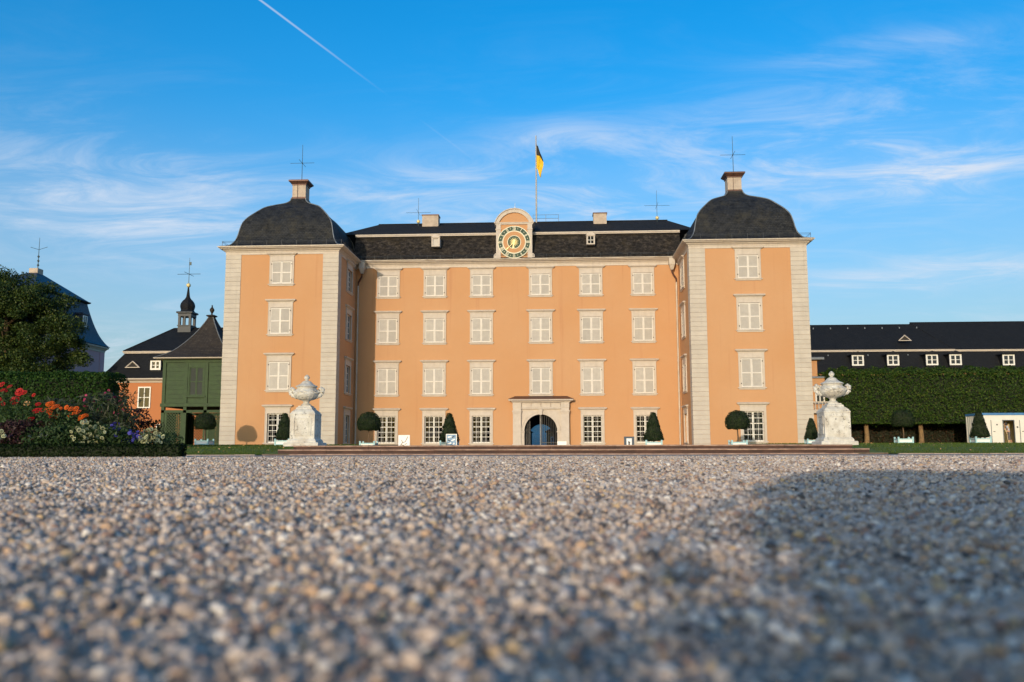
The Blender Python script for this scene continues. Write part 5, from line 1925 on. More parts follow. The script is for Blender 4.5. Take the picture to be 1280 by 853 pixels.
# green timber pavilion
def pavilion():
    x0, x1, y0, y1 = -34.42, -28.5, 76.0, 82.0
    zb, ze, zm = .74, 8.25, 4.15
    p = thing('timber_pavilion', 'green boarded timber pavilion with curved tent roof beside the tower', 'pavilion', ((x0 + x1) / 2, 79, zb))
    w = .28
    # frame posts
    posts_f = [x0, x0 + 1.95, x0 + 3.75, x1 - w]
    for x in posts_f:
        MB().box(x, x + w, y0, y0 + w, zb, ze).build('post', 'green_board', p)
    for x in (x0, x1 - w):
        MB().box(x, x + w, y1 - w, y1, zb, ze).build('post', 'green_board', p)
    # rails
    for za, zc, out in ((zm, zm + .28, .10), (ze - .25, ze, .05), (3.62, 3.85, .02)):
        MB().ring(x0 + .02, x1 - .02, y0 + .02, y1 - .02, [(-.2, za), (out, za), (out, zc), (-.2, zc)]).build('rail', 'green_board', p)
    # upper storey boarding, plank by plank on the front
    bays = [(x0 + w, x0 + 1.95), (x0 + 1.95 + w, x0 + 3.75), (x0 + 3.75 + w, x1 - w)]
    for bi, (a, b) in enumerate(bays):
        z = zm + .29
        n = 9
        h = (ze - .26 - z) / n
        for k in range(n):
            za, zc = z + k * h, z + (k + 1) * h
            if bi == 1 and k >= 2:
                continue
            d = random.uniform(-.012, .012)
            MB().box(a + .005, b - .005, y0 + .09 + d, y0 + .14, za + .012, zc).build('plank', 'green_board', p)
    m = MB()
    m.box(x0 + .05, x0 + .12, y0 + w, y1 - w, zm + .28, ze - .24).box(x1 - .12, x1 - .05, y0 + w, y1 - w, zm + .28, ze - .24).box(x0 + w, x1 - w, y1 - .12, y1 - .05, zm + .28, ze - .24)
    m.box(x0 + w, x1 - w, y0 + .15, y0 + .19, zm + .28, ze - .24)
    m.build('side_boarding', 'green_board', p)
    # shuttered window in the middle bay
    a, b = bays[1]
    wx0, wx1, z0, z1 = a + .02, b - .02, 5.1, 7.72
    m = MB().box(wx0, wx0 + .14, y0 + .02, y0 + .14, z0, z1).box(wx1 - .14, wx1, y0 + .02, y0 + .14, z0, z1).box(wx0 + .14, wx1 - .14, y0 + .02, y0 + .14, z1 - .14, z1)
    m.box(wx0 - .12, wx1 + .12, y0 - .06, y0 + .14, z0 - .14, z0)
    wn = m.build('window', 'green_board', p)
    for i in range(2):
        lw = (wx1 - wx0 - .28) / 2
        s = shutter_leaf(lw - .006, z1 - z0 - .16)
        s.v = [(x + wx0 + .14 + i * lw + .003, y + y0 + .09, z + z0 + .01) for x, y, z in s.v]
        s.build('shutter', ['green_board', 'green_shutter'], wn)
    m = MB().box(wx0 - .01, wx1 + .01, y0 + .02, y0 + .145, z1 + .002, ze - .26)
    m.build('head_board', 'green_board', p)
    # trellis screens below: front outer bays, rear and sides
    def trellis(name, ax, a, b, c, za, zc):
        m = MB()
        s, t_ = .25, .085
        L_ = b - a
        H_ = zc - za
        for sg in (1, -1):
            k = -H_
            while k < L_:
                pts = []
                # line u = k + sg*(z)
                u0, u1 = k, k + H_
                ca, cb = max(0, u0), min(L_, u1)
                if cb > ca:
                    qa, qb = ca - u0, cb - u0
                    if sg < 0:
                        qa, qb = H_ - qa, H_ - qb
                    P0, P1 = (a + ca, za + qa), (a + cb, za + qb)
                    yy = c + (.012 if sg > 0 else -.012)
                    if ax == 'x':
                        m.add([(P0[0] - t_ / 2, yy, P0[1]), (P0[0] + t_ / 2, yy, P0[1]), (P1[0] + t_ / 2, yy, P1[1]), (P1[0] - t_ / 2, yy, P1[1])], [(0, 1, 2, 3)])
                    else:
                        m.add([(yy, P0[0] - t_ / 2, P0[1]), (yy, P0[0] + t_ / 2, P0[1]), (yy, P1[0] + t_ / 2, P1[1]), (yy, P1[0] - t_ / 2, P1[1])], [(0, 1, 2, 3)])
                k += s
        o = m.build(name, 'green_board', p, fix=False)
        so = o.modifiers.new('thick', 'SOLIDIFY')
        so.thickness = .018
    zl = zb + .28
    trellis('trellis', 'x', x0 + w, x0 + 1.95, y0 + .1, zl, 3.6)
    trellis('trellis', 'x', x0 + 3.75 + w, x1 - w, y0 + .1, zl, 3.6)
    for a, b in ((-33.9, -32.8), (-31.9, -31.1), (-30.1, -29.3)):
        trellis('trellis', 'x', a, b, y1 - .1, zl, 3.6)
    for a, b in ((x0 + w, -33.9), (-32.8, -31.9), (-31.1, -30.1), (-29.3, x1 - w)):
        MB().box(a, b, y1 - .14, y1 - .06, zb, 3.6).build('rear_board', 'green_board', p)
    for xx in (x0 + .1, x1 - .1):
        trellis('trellis', 'y', 78.8, 80.2, xx, zl, 3.6)
        MB().box(xx - .04, xx + .04, y0 + w, 78.8, zb, 3.6).build('side_board', 'green_board', p)
        MB().box(xx - .04, xx + .04, 80.2, y1 - w, zb, 3.6).build('side_board', 'green_board', p)
    for a, b in ((x0 + w, x0 + 1.95), (x0 + 3.75 + w, x1 - w)):
        MB().box(a, b, y0 + .06, y0 + .16, zb, zl).build('kick_board', 'green_board', p)
        mid = (a + b) / 2
        MB().box(a + .001, a + .22, y0 + .06, y0 + .14, zl, 3.6).build('stile', 'green_board', p)
        MB().box(b - .22, b - .001, y0 + .06, y0 + .14, zl, 3.6).build('stile', 'green_board', p)
    MB().box(x0 + w, x1 - w, y0 + w, y1 - w, zm - .05, zm + .02).build('ceiling', 'interior_shade', p)
    # tent roof
    hx = (x1 - x0) / 2
    cx, cy = (x0 + x1) / 2, 79.0
    pr = catmull([(hx + .62, ze + .12), (hx * .86, ze + .72), (hx * .58, ze + 1.6), (hx * .34, ze + 2.6), (hx * .17, ze + 3.5), (.20, ze + 4.15)], 4)
    r = MB().square(cx, cy, pr).build('tent_roof', 'slate_pavilion', p, 30)
    for sx in (-1, 1):
        for sy in (-1, 1):
            MB().tube([(cx + sx * a, cy + sy * a, z + .015) for a, z in pr], .045, 5).build('hip_flashing', 'lead', r, 60)
    MB().ring(x0, x1, y0, y1, [(-.1, ze), (.45, ze + .01), (.62, ze + .06), (.64, ze + .13), (-.1, ze + .14)]).build('eaves', 'trim_stone', r)
    f = MB().square(cx, cy, [(.2, ze + 4.14), (.34, ze + 4.2), (.40, ze + 4.26), (.34, ze + 4.33), (.12, ze + 4.38)])
    f.lathe(cx, cy, catmull([(.10, ze + 4.38), (.07, ze + 4.5), (.17, ze + 4.68), (.22, ze + 4.84), (.13, ze + 5.0), (.05, ze + 5.12), (.07, ze + 5.2), (.01, ze + 5.3)], 3), 10)
    f.build('finial', 'slate_pavilion', r)


pavilion()

# long dark roofed wing on the far side, two stretches
wg = thing('long_wing', 'long building with black mansard roof and white dormers above the hedge', 'building', (35, 110, .7))
MB().box(8, 47.4, 105.6, 115.6, .3, 9.4).build('wall', 'orange_plaster', wg)
roof_mansard(wg, 8, 47.4, 105.6, 115.6, 9.2, 11.85, 15.55, .35, 1.3, 14, 43.1, 110.6, 'slate_wing')
for x in (34.6, 38.6, 43.0, 45.65):
    dormer(wg, x, 105.2, 10.05, 1.35, 1.25, 1.6)
tri_dormer(wg, 40.7, 106.9, 13.15, 1.3, .65, 1.3)
hk = MB()
for k in range(15):
    hk.box(14.5 + k * 2.05, 14.6 + k * 2.05, 109.7, 109.82, 14.95, 15.15)
    hk.box(13.2 + k * 2.3, 13.3 + k * 2.3, 106.6, 106.72, 11.35, 11.5)
hk.build('snow_hooks', 'lead', wg)
wg2 = thing('far_wing', 'black roofed building end with taller ridge beyond the white dormers', 'building', (60, 116, .7))
MB().box(43, 85, 110.6, 121.6, .3, 9.9).build('wall', 'orange_plaster', wg2)
roof_mansard(wg2, 43, 85, 110.6, 121.6, 9.6, 12.35, 16.55, .35, 1.3, 44.9, 80, 116, 'slate_wing')
for x in (54.05, 59):
    dormer(wg2, x, 110.2, 10.45, 1.4, 1.3, 1.6)

# little orange annexe between tower and hedge
an = thing('annexe', 'narrow orange annexe with balustrade squeezed between tower and hedge', 'building', (21, 80, .7))
MB().box(19.6, 22.75, 80, 90, .3, 8.2).build('wall', 'orange_plaster', an)
MB().cbox(19.5, 23.25, 79.5, 90.4, 8.2, 8.42, .05).build('roof', 'lead', an)
MB().box(19.6, 23.05, 78.9, 79.99, .3, 6.5).build('stair_wall', 'orange_plaster', an)
MB().cbox(19.5, 23.2, 78.75, 79.98, 6.5, 6.66, .04).build('stair_roof', 'lead', an)
small_window(an, 22.55, 78.88, 4.25, .8, 1.6, 2)
MB().box(20, 23.6, 78.2, 78.88, 3.45, 3.75).build('balcony_slab', 'trim_stone', an)
b_ = MB().box(20, 23.6, 78.2, 78.3, 4.35, 4.45)
for k in range(12):
    b_.lathe(20.15 + k * .3, 78.25, [(.05, 3.75), (.08, 3.9), (.04, 4.15), (.06, 4.35)], 6)
b_.build('balustrade', 'trim_stone', an)

# two gate houses seen through the passage
for x0, x1, lab in ((-15, -4.5, 'small orange gatehouse seen at the clock side through the passage arch'), (-1.95, 8.5, 'small orange gatehouse seen at the barred gate side through the passage arch')):
    gh = thing('gatehouse', lab, 'building', ((x0 + x1) / 2, 140, .6), 'gatehouses beyond the courtyard')
    MB().box(x0, x1, 140, 148, .5, 3.4).build('wall', 'deep_orange_plaster', gh)
    MB().add([(x0 - .3, 139.7, 3.4), (x1 + .3, 139.7, 3.4), (x1 + .3, 148.3, 3.4), (x0 - .3, 148.3, 3.4), (x0 + 3, 144, 5.4), (x1 - 3, 144, 5.4)], [(0, 1, 5, 4), (1, 2, 5), (2, 3, 4, 5), (3, 0, 4), (3, 2, 1, 0)]).build('roof', 'slate_wing', gh)
    xs = (x1 - 1.0, x1 - 4) if x0 < -10 else (x0 + 1.0, x0 + 4)
    for x in xs:
        small_window(gh, x, 140, 1.2, .8, 1.4, 2)


# ------------------------------------------------------------------ container with a person in its doorway
def container():
    x0, x1, y0, y1, z0, z1 = 33.3, 42.5, 73.0, 75.5, .80, 3.0
    c = thing('office_container', 'white office container with blue roof edge and an open doorway', 'container', ((x0 + x1) / 2, 74.2, .74))
    doors = [(34.08, 34.95), (34.98, 35.88)]
    # shell: front pieces round the open doorway, sides, rear, floor, roof
    dx0, dx1, dz = 35.02, 35.84, 2.58
    m = MB().box(x0, dx0, y0, y0 + .06, z0, z1).box(dx1, x1, y0, y0 + .06, z0, z1).box(dx0, dx1, y0, y0 + .06, dz, z1)
    m.box(x0, x0 + .06, y0 + .06, y1 - .06, z0, z1).box(x1 - .06, x1, y0 + .06, y1 - .06, z0, z1).box(x0, x1, y1 - .06, y1, z0, z1)
    m.build('shell', 'container_white', c)
    MB().box(x0 - .02, x1 + .02, y0 - .02, y1 + .02, z0 - .06, z0 - .001).build('floor', 'container_inside', c)
    MB().box(x0 + .07, x1 - .07, y0 + .07, y1 - .07, z1 - .08, z1 - .02).build('ceiling', 'container_inside', c)
    MB().box(34.2, 37.2, y0 + 1.5, y0 + 1.55, z0, z1 - .09).build('inner_wall', 'container_inside', c)
    MB().ring(x0, x1, y0, y1, [(-.2, z1 + .001), (.05, z1 + .001), (.05, z1 + .18), (-.2, z1 + .18)]).build('roof_edge', 'container_blue', c)
    MB().box(x0 + .1, x1 - .1, y0 + .1, y1 - .1, z1 + .02, z1 + .1).build('roof', 'container_white', c)
    for x in (x0 - .03, x1 - .09):
        for y in (y0 - .03, y1 - .09):
            MB().box(x, x + .12, y, y + .12, z0 - .05, z1 - .001).build('corner_post', 'container_white', c)
    # ribs on the end wall
    for k in range(7):
        MB().box(x0 - .02, x0 + .0, y0 + .2 + k * .31, y0 + .32 + k * .31, z0 + .05, z1 - .05).build('rib', 'container_white', c)
    for a, b in ((34.10, 34.94), (36.3, 37.15), (38.4, 39.25)):
        d = MB().box(a, b, y0 - .045, y0 - .003, z0 + .02, dz).build('door', 'container_white', c)
        MB().box(a - .04, a - .005, y0 - .03, y0 - .002, z0 + .02, dz + .04).box(b + .005, b + .04, y0 - .03, y0 - .002, z0 + .02, dz + .04).build('door_frame', 'lead', d)
        MB().tube([(a + .10, y0 - .09, 1.72), (a + .24, y0 - .09, 1.72)], .02, 5).build('handle', 'dark_iron', d)
        MB().box((a + b) / 2 - .05, (a + b) / 2 + .05, y0 - .052, y0 - .046, 2.2, 2.3).build('door_sign', 'print_black', d)
    MB().box(dx0 - .05, dx0, y0 - .03, y0 + .08, z0, dz + .05).box(dx1, dx1 + .05, y0 - .03, y0 + .08, z0, dz + .05).box(dx0, dx1, y0 - .03, y0 + .08, dz, dz + .05).build('door_frame', 'lead', c)
    MB().box(36.04, 36.16, y0 - .012, y0 - .002, 2.0, 2.12).build('wall_sign', 'print_black', c)


container()


def skin_mesh(name, joints, edges, mat, sub_lv=2):
    me = bpy.data.meshes.new(name)
    me.from_pydata([j[:3] for j in joints], edges, [])
    o = bpy.data.objects.new(name, me)
    COL.objects.link(o)
    sk = o.modifiers.new('skin', 'SKIN')
    sk.use_smooth_shade = True
    for i, j in enumerate(joints):
        d = me.skin_vertices[0].data[i]
        d.radius = (j[3], j[4] if len(j) > 4 else j[3])
        d.use_root = i == 0
    ss = o.modifiers.new('sub', 'SUBSURF')
    ss.levels = ss.render_levels = sub_lv
    dg = bpy.context.evaluated_depsgraph_get()
    ev = o.evaluated_get(dg)
    m2 = bpy.data.meshes.new_from_object(ev)
    m2.name = name
    o.modifiers.clear()
    o.data = m2
    bpy.data.meshes.remove(me)
    m2.materials.clear()
    m2.materials.append(MAT[mat])
    for pl_ in m2.polygons:
        pl_.use_smooth = True
    return o


def person():
    # walking in through the doorway, leaning forward, seen from her left rear; faces -x
    J = [(0, 0, .90, .13, .11), (-.05, 0, 1.06, .115, .10), (-.12, 0, 1.22, .125, .10), (-.19, 0, 1.36, .11, .075), (-.23, -.01, 1.43, .048), (-.26, -.01, 1.50, .07), (-.28, -.01, 1.57, .085), (-.285, -.01, 1.63, .065),
         (-.01, -.09, .86, .09), (-.10, -.10, .48, .058), (-.05, -.10, .12, .038), (-.07, -.10, .05, .035), (-.19, -.11, .03, .026),
         (.02, .09, .86, .09), (.04, .10, .48, .058), (.22, .10, .14, .038), (.24, .10, .07, .035), (.14, .11, .03, .026),
         (-.19, -.16, 1.34, .052), (-.17, -.21, 1.08, .038), (-.27, -.20, .86, .026), (-.30, -.20, .79, .022),
         (-.18, .16, 1.34, .052), (-.26, .21, 1.10, .038), (-.42, .17, .98, .026), (-.49, .16, .96, .022)]
    E = [(0, 1), (1, 2), (2, 3), (3, 4), (4, 5), (5, 6), (6, 7), (0, 8), (8, 9), (9, 10), (10, 11), (11, 12), (0, 13), (13, 14), (14, 15), (15, 16), (16, 17),
         (3, 18), (18, 19), (19, 20), (20, 21), (3, 22), (22, 23), (23, 24), (24, 25)]
    # fingers and thumbs
    for hand, d, sy in ((21, (-.03, 0, -.07), -1), (25, (-.07, 0, -.02), 1)):
        hx, hy, hz = J[hand][:3]
        for k in range(4):
            f = (k - 1.5) * .013
            a = len(J)
            ln = (.85, 1.0, .95, .75)[k]
            J.append((hx + d[0] * .5, hy + f, hz + d[2] * .5, .008)); J.append((hx + d[0] * ln, hy + f, hz + d[2] * ln - .01, .0065))
            E.extend([(hand, a), (a, a + 1)])
        a = len(J)
        J.append((hx + d[0] * .3 - .02, hy + sy * -.03, hz + d[2] * .3, .009))
        E.append((hand, a))
    b = skin_mesh('person', J, E, 'skin')
    S = [(0.0, 0, .93, .15, .125), (-.05, 0, 1.06, .132, .115), (-.12, 0, 1.22, .14, .115), (-.19, 0, 1.36, .12, .085), (-.215, 0, 1.40, .06),
         (-.19, -.16, 1.345, .062), (-.175, -.19, 1.22, .055), (-.18, .16, 1.345, .062), (-.21, .19, 1.22, .055)]
    s = skin_mesh('shirt', S, [(0, 1), (1, 2), (2, 3), (3, 4), (3, 5), (5, 6), (3, 7), (7, 8)], 'shirt')
    T = [(0, 0, .98, .142, .125), (0, 0, .88, .145, .13), (-.02, -.09, .80, .105), (-.09, -.10, .48, .092), (-.06, -.10, .22, .088), (.02, .09, .80, .105), (.05, .10, .48, .092), (.16, .10, .24, .088)]
    t = skin_mesh('trousers', T, [(0, 1), (1, 2), (2, 3), (3, 4), (1, 5), (5, 6), (6, 7)], 'trousers')
    H = [(-.235, -.015, 1.60, .122), (-.235, -.01, 1.67, .095), (-.205, -.015, 1.50, .105), (-.185, -.01, 1.42, .08)]
    h = skin_mesh('hair', H, [(0, 1), (0, 2), (2, 3)], 'hair')
    face = MB()
    face.ball((-.362, -.045, 1.575), .012, 6, 4).ball((-.362, .03, 1.575), .012, 6, 4)
    e = face.build('eyes', 'print_black')
    nm = MB().add([(-.365, -.025, 1.575), (-.365, .01, 1.575), (-.395, -.0075, 1.545), (-.36, -.0075, 1.535)], [(0, 2, 1), (0, 3, 2), (1, 2, 3), (0, 1, 3)])
    nn = nm.build('nose', 'skin')
    mo = MB().box(-.362, -.352, -.03, .015, 1.515, 1.523).build('mouth', 'petal_pink')
    sh = []
    for x, y in ((-.13, -.10), (.19, .105)):
        m = MB().cbox(x - .12, x + .09, y - .045, y + .045, -.005, .06, .02)
        sh.append(m.build('shoe', 'shoe'))
    for o in (s, t, h, e, nn, mo, *sh):
        o.parent = b
    b.location = (35.56, 73.30, .815)
    b.scale = (.96, .96, .96)
    tag(b, 'person with dark hair, pale top and patterned trousers stepping through container doorway', 'person')


person()


# ------------------------------------------------------------------ flower bed
BEDY = 20.6
mb = MB()
nx = 24
vs = []
for j, (y, z) in enumerate(((20.25, .03), (20.45, .12), (21.5, .18), (23.2, .12), (23.6, .03))):
    for i in range(nx + 1):
        vs.append((-20 + i * ((11.2 - .85 * j) / nx), y + .05 * math.sin(i * 1.3), z + .02 * math.sin(i * 2.1 + j)))
w = nx + 1
mb.add(vs, [(k * w + i, k * w + i + 1, k * w + w + i + 1, k * w + w + i) for k in range(4) for i in range(nx)])
tag(mb.build('flower_bed', 'soil', smooth=60, fix=False), 'soil of the flower bed behind low box edging', kind='structure')
hedge('box_edging', 'low dark clipped box edging along the front of flower bed', 'hedge', (-20, -8.58, 20.0, 20.42, .02, .33), 15000, .052, 'leaf_box', r=.08, faces='flrtb', wave=.03, depth=.05, core=.05)


def bedpt(px, py, y=21.3):
    """bed position for a bloom: metres along the bed and height"""
    d = fw + rt2 * ((px - 640) / 1120) - up2 * ((py - 426.5) / 1120)
    t = y / d.y
    return d.x * t, d.z * t + CAM_H


def bloom_mesh(name, mat, r, rings, petals, dome=.5, width=.5):
    mb = MB()
    for k in range(rings):
        t = (k + 1) / rings
        n = max(5, int(petals * (.5 + .5 * t)))
        for i in range(n):
            a = 2 * math.pi * (i + .5 * (k % 2)) / n
            el = (1 - t) * 1.3 * dome + .15
            rr, r0 = r * t, r * max(0, t - 1.6 / rings)
            z0, z1 = r * dome * (1 - t) * .9, r * dome * (1 - t) + .25 * r * math.sin(el)
            wd = rr * math.pi / n * 1.25 * (width / .5)
            c, s = math.cos(a), math.sin(a)
            rm = (rr + r0) / 2
            mb.add([(r0 * c, r0 * s, z0), (rm * c - wd * s, rm * s + wd * c, (z0 + z1) / 2), (rr * c, rr * s, z1), (rm * c + wd * s, rm * s - wd * c, (z0 + z1) / 2)], [(0, 1, 2, 3)])
    me = bpy.data.meshes.new(name)
    me.from_pydata(mb.v, [], mb.f)
    me.materials.append(MAT[mat])
    return me


BL = {'red': bloom_mesh('bloom', 'petal_red', .092, 3, 12, .45), 'orange': bloom_mesh('bloom', 'petal_orange', .074, 3, 11, .7),
      'cream': bloom_mesh('bloom', 'petal_cream', .056, 3, 9, 1.0, .6), 'pink': bloom_mesh('bloom', 'petal_pink', .045, 1, 6, .4),
      'blue': bloom_mesh('bloom', 'petal_blue', .050, 2, 7, .6), 'white': bloom_mesh('bloom', 'petal_white', .036, 1, 7, .3), 'peach': bloom_mesh('bloom', 'petal_peach', .11, 3, 11, .5)}


def plant(name, lab, cat, base, blooms, leafmat, leafn, leafsize, hgt, spread, tilt=True, group='flowering plants in the bed', wand=False):
    """blooms = list of (kind, x, y, z, scale)"""
    bx, by = base
    t = thing(name, lab, cat, (bx, by, .14), group)
    st = MB()
    for k, x, y, z, s in blooms:
        m = Vector((bx + (x - bx) * .35, by + (y - by) * .35, .14 + (z - .14) * .55))
        st.tube([(bx + random.uniform(-.05, .05), by + random.uniform(-.05, .05), .14), m, (x, y + .01, z - .01)], [.010, .008, .005], 4)
    if blooms:
        st.build('stems', 'leaf_plant', t, fix=False)
    n = leafn
    u = rng.random(n) ** .7
    a = rng.random(n) * 2 * np.pi
    rad = spread * np.sqrt(rng.random(n)) * (0.55 + .6 * np.sin(np.clip(u, 0, 1) * np.pi * .75 + .3))
    if wand:
        rad = spread * (0.25 + .85 * u) * rng.random(n)
    P = np.stack([bx + rad * np.cos(a), by + rad * np.sin(a) * .8, .12 + u * hgt], 1)
    Q = unit(np.stack([np.cos(a), np.sin(a) - .4, np.full(n, .7)], 1))
    v, q = leaf_quads(P, Q, leafsize, .7, .42 if not wand else .16)
    fast_mesh('leaves', v, q, leafmat, t)
    for k, x, y, z, s in blooms:
        o = bpy.data.objects.new('bloom', BL[k])
        COL.objects.link(o)
        o.parent = t
        o.matrix_parent_inverse = WM(t).inverted()
        o.location = (x, y, z)
        o.scale = (s, s, s)
        if tilt:
            o.rotation_euler = (math.radians(random.uniform(35, 75)), random.uniform(-.3, .3), random.uniform(-.5, .5))
        else:
            o.rotation_euler = (math.radians(random.uniform(10, 80)), random.uniform(-.6, .6), random.uniform(0, 6))
    return t


def from_px(kind, pts, y, jit=.12):
    out = []
    for p in pts:
        yy = y + random.uniform(-jit, jit)
        x, z = bedpt(p[0], p[1], yy)
        out.append((kind, x, yy, z, p[2] if len(p) > 2 else 1.0))
    return out


def cl(xs):
    return sum(b[1] for b in xs) / len(xs)


def flower_bed():
    # red dahlias
    for lab, pts in (('tall red dahlia at the outer end of the flower bed', [(2, 481), (5, 488.5, .95), (12, 483.5, .8), (0, 500, .8), (4, 505, .6)]),
                     ('red dahlia with two broad blooms against the hedge', [(24, 490.5, 1.3), (18.5, 500.5, 1.35), (30, 491, .9), (42, 494, .6)]),
                     ('red dahlia with blooms stepping down beside orange dahlias', [(47.5, 505.5, .85), (46, 513.5, 1.25), (52, 513, .7)]),
                     ('low red dahlia with a single broad bloom', [(38, 524.5, 1.2)])):
        bl = from_px('red', pts, 21.35)
        plant('red_dahlia', lab, 'dahlia', (cl(bl), 21.4), bl, 'leaf_plant', 620, .085, max(b[3] for b in bl) - .3, .42)
    bl = from_px('peach', [(33.5, 504.5, .75)], 21.4)
    plant('peach_dahlia', 'pale peach dahlia between the red dahlias', 'dahlia', (cl(bl), 21.5), bl, 'leaf_plant', 300, .085, .9, .3)
    for lab, pts in (('orange dahlia nearest the red dahlias', [(61, 505.5, 1.1), (65, 504.5), (60, 513), (67, 509.5, 1.05), (71, 508), (63, 516, .9), (71, 520.5, 1.05), (75, 511, .8), (57.5, 512, .7)]),
                     ('orange dahlia above the white pompom dahlia', [(89, 511.5, 1.15), (95, 511, 1.1), (98, 515.5, 1.15), (83, 509.5, .9), (92, 517, .8), (101, 522, .9), (86, 520, .7)]),
                     ('deep orange dahlia beside the white pompom dahlia', [(104, 520.5, .95), (107, 519.5, 1.05), (99.5, 523.5, .9), (104.5, 528, .9)])):
        bl = from_px('orange', pts, 21.2)
        plant('orange_dahlia', lab, 'dahlia', (cl(bl), 21.3), bl, 'leaf_plant', 650, .08, max(b[3] for b in bl) - .25, .42)
    bl = from_px('red', [(64, 520, .9), (66, 517, .7)], 21.25)
    plant('red_dahlia', 'dark red dahlia sunk among the orange dahlias', 'dahlia', (cl(bl), 21.3), bl, 'leaf_purple', 300, .08, .75, .28)
    # white pompom dahlias
    def pom(cx, cy, rx, ry, n):
        pts = []
        tries = 0
        while len(pts) < n and tries < 4000:
            tries += 1
            a, r = random.uniform(0, 6.283), math.sqrt(random.random())
            p = (cx + rx * r * math.cos(a), cy + ry * r * math.sin(a), random.uniform(.75, 1.15))
            if all((p[0] - q[0]) ** 2 + (p[1] - q[1]) ** 2 > 10.5 for q in pts):
                pts.append(p)
        return pts
    for lab, c, n, yy in (('round white pompom dahlia in the middle of the flower bed', (111, 541, 23, 15), 46, 20.62), ('white pompom dahlia spilling over the end of the box edging', (189, 548, 15, 12), 34, 20.5),
                      ('white pompom dahlia at the outermost end of the flower bed', (-4, 547, 10, 12), 14, 20.6)):
        bl = from_px('cream', pom(*c, n), yy, .2)
        plant('pompom_dahlia', lab, 'dahlia', (cl(bl), yy + .48), bl, 'leaf_plant', 900, .075, max(b[3] for b in bl) - .2, .5 if n > 20 else .3, tilt=False)
    # blue flowers
    for lab, c, n in (('small clump of blue flowers next to outermost pompom dahlia', (9, 545, 4, 5), 9), ('blue flowers between the two white pompom dahlias', (168, 546, 14, 9), 40), ('violet flowers among grey stems near the middle pompom dahlia', (146, 537, 10, 9), 22)):
        pts = [(c[0] + random.gauss(0, c[2] * .6), c[1] + random.gauss(0, c[3] * .5), random.uniform(.7, 1.1)) for _ in range(n)]
        bl = from_px('blue', pts, 20.95, .2)
        plant('blue_flower', lab, 'flower', (cl(bl), 21.05), bl, 'leaf_plant', 420, .06, max(b[3] for b in bl) - .2, .45, tilt=False)
    # pink wands with grassy stems
    for lab, c, n in (('tall pink flowered wands before the hedge end', (133, 503, 9, 10), 16), ('pink flowered wands between hedge and orange building', (150, 505, 9, 9), 9), ('thin pink flowered wands above the orange dahlias', (112, 501, 9, 11), 7)):
        pts = [(c[0] + random.gauss(0, c[2] * .7), c[1] + random.gauss(0, c[3] * .7), random.uniform(.6, 1.1)) for _ in range(n)]
        bl = from_px('pink', pts, 21.7, .2)
        plant('pink_wand_flower', lab, 'flower', (cl(bl), 21.7), bl, 'leaf_grey', 480, .17, max(b[3] for b in bl) - .15, .55, tilt=False, wand=True)
    for lab, px, h in (('dry grassy seed stalks rising above the orange dahlias', 66, 1.35), ('grassy seed stalks with pale tips behind orange dahlias', 93, 1.30), ('grey grassy clump behind the middle pompom dahlia', 125, 1.0), ('grey grassy clump beside the violet flowers', 157, .95)):
        x, _ = bedpt(px, 530, 21.8)
        plant('grass_clump', lab, 'grass', (x, 21.8), [], 'leaf_grey', 320, .2, h, .38, wand=True)
    for lab, px, yy, h, mt in (('dark purple leafed plant at the outer end of bed', 12, 20.9, .75, 'leaf_purple'), ('dark purple leafed plant below the peach dahlia', 30, 21.0, .8, 'leaf_purple'), ('leafy green plant under the orange dahlias', 55, 20.9, .62, 'leaf_plant'),
                               ('leafy green plant between orange and white dahlias', 80, 20.9, .66, 'leaf_plant'), ('dark purple shrub below the orange building', 164, 22.6, 1.15, 'leaf_purple'), ('dark green shrub at the foot of the orange building', 182, 22.9, .85, 'leaf_box'), ('leafy green plant before the pink wands', 140, 21.0, .6, 'leaf_plant')):
        x, _ = bedpt(px, 540, yy)
        plant('leafy_plant', lab, 'plant', (x, yy), [], mt, 900, .085, h, .48)
    pts = [(random.uniform(36, 60), random.uniform(542, 550), random.uniform(.8, 1.2)) for _ in range(16)]
    bl = from_px('white', pts, 20.8, .1)
    plant('daisy', 'low white daisies just behind the box edging', 'flower', (cl(bl), 20.85), bl, 'leaf_plant', 350, .05, .28, .4, tilt=False)


flower_bed()


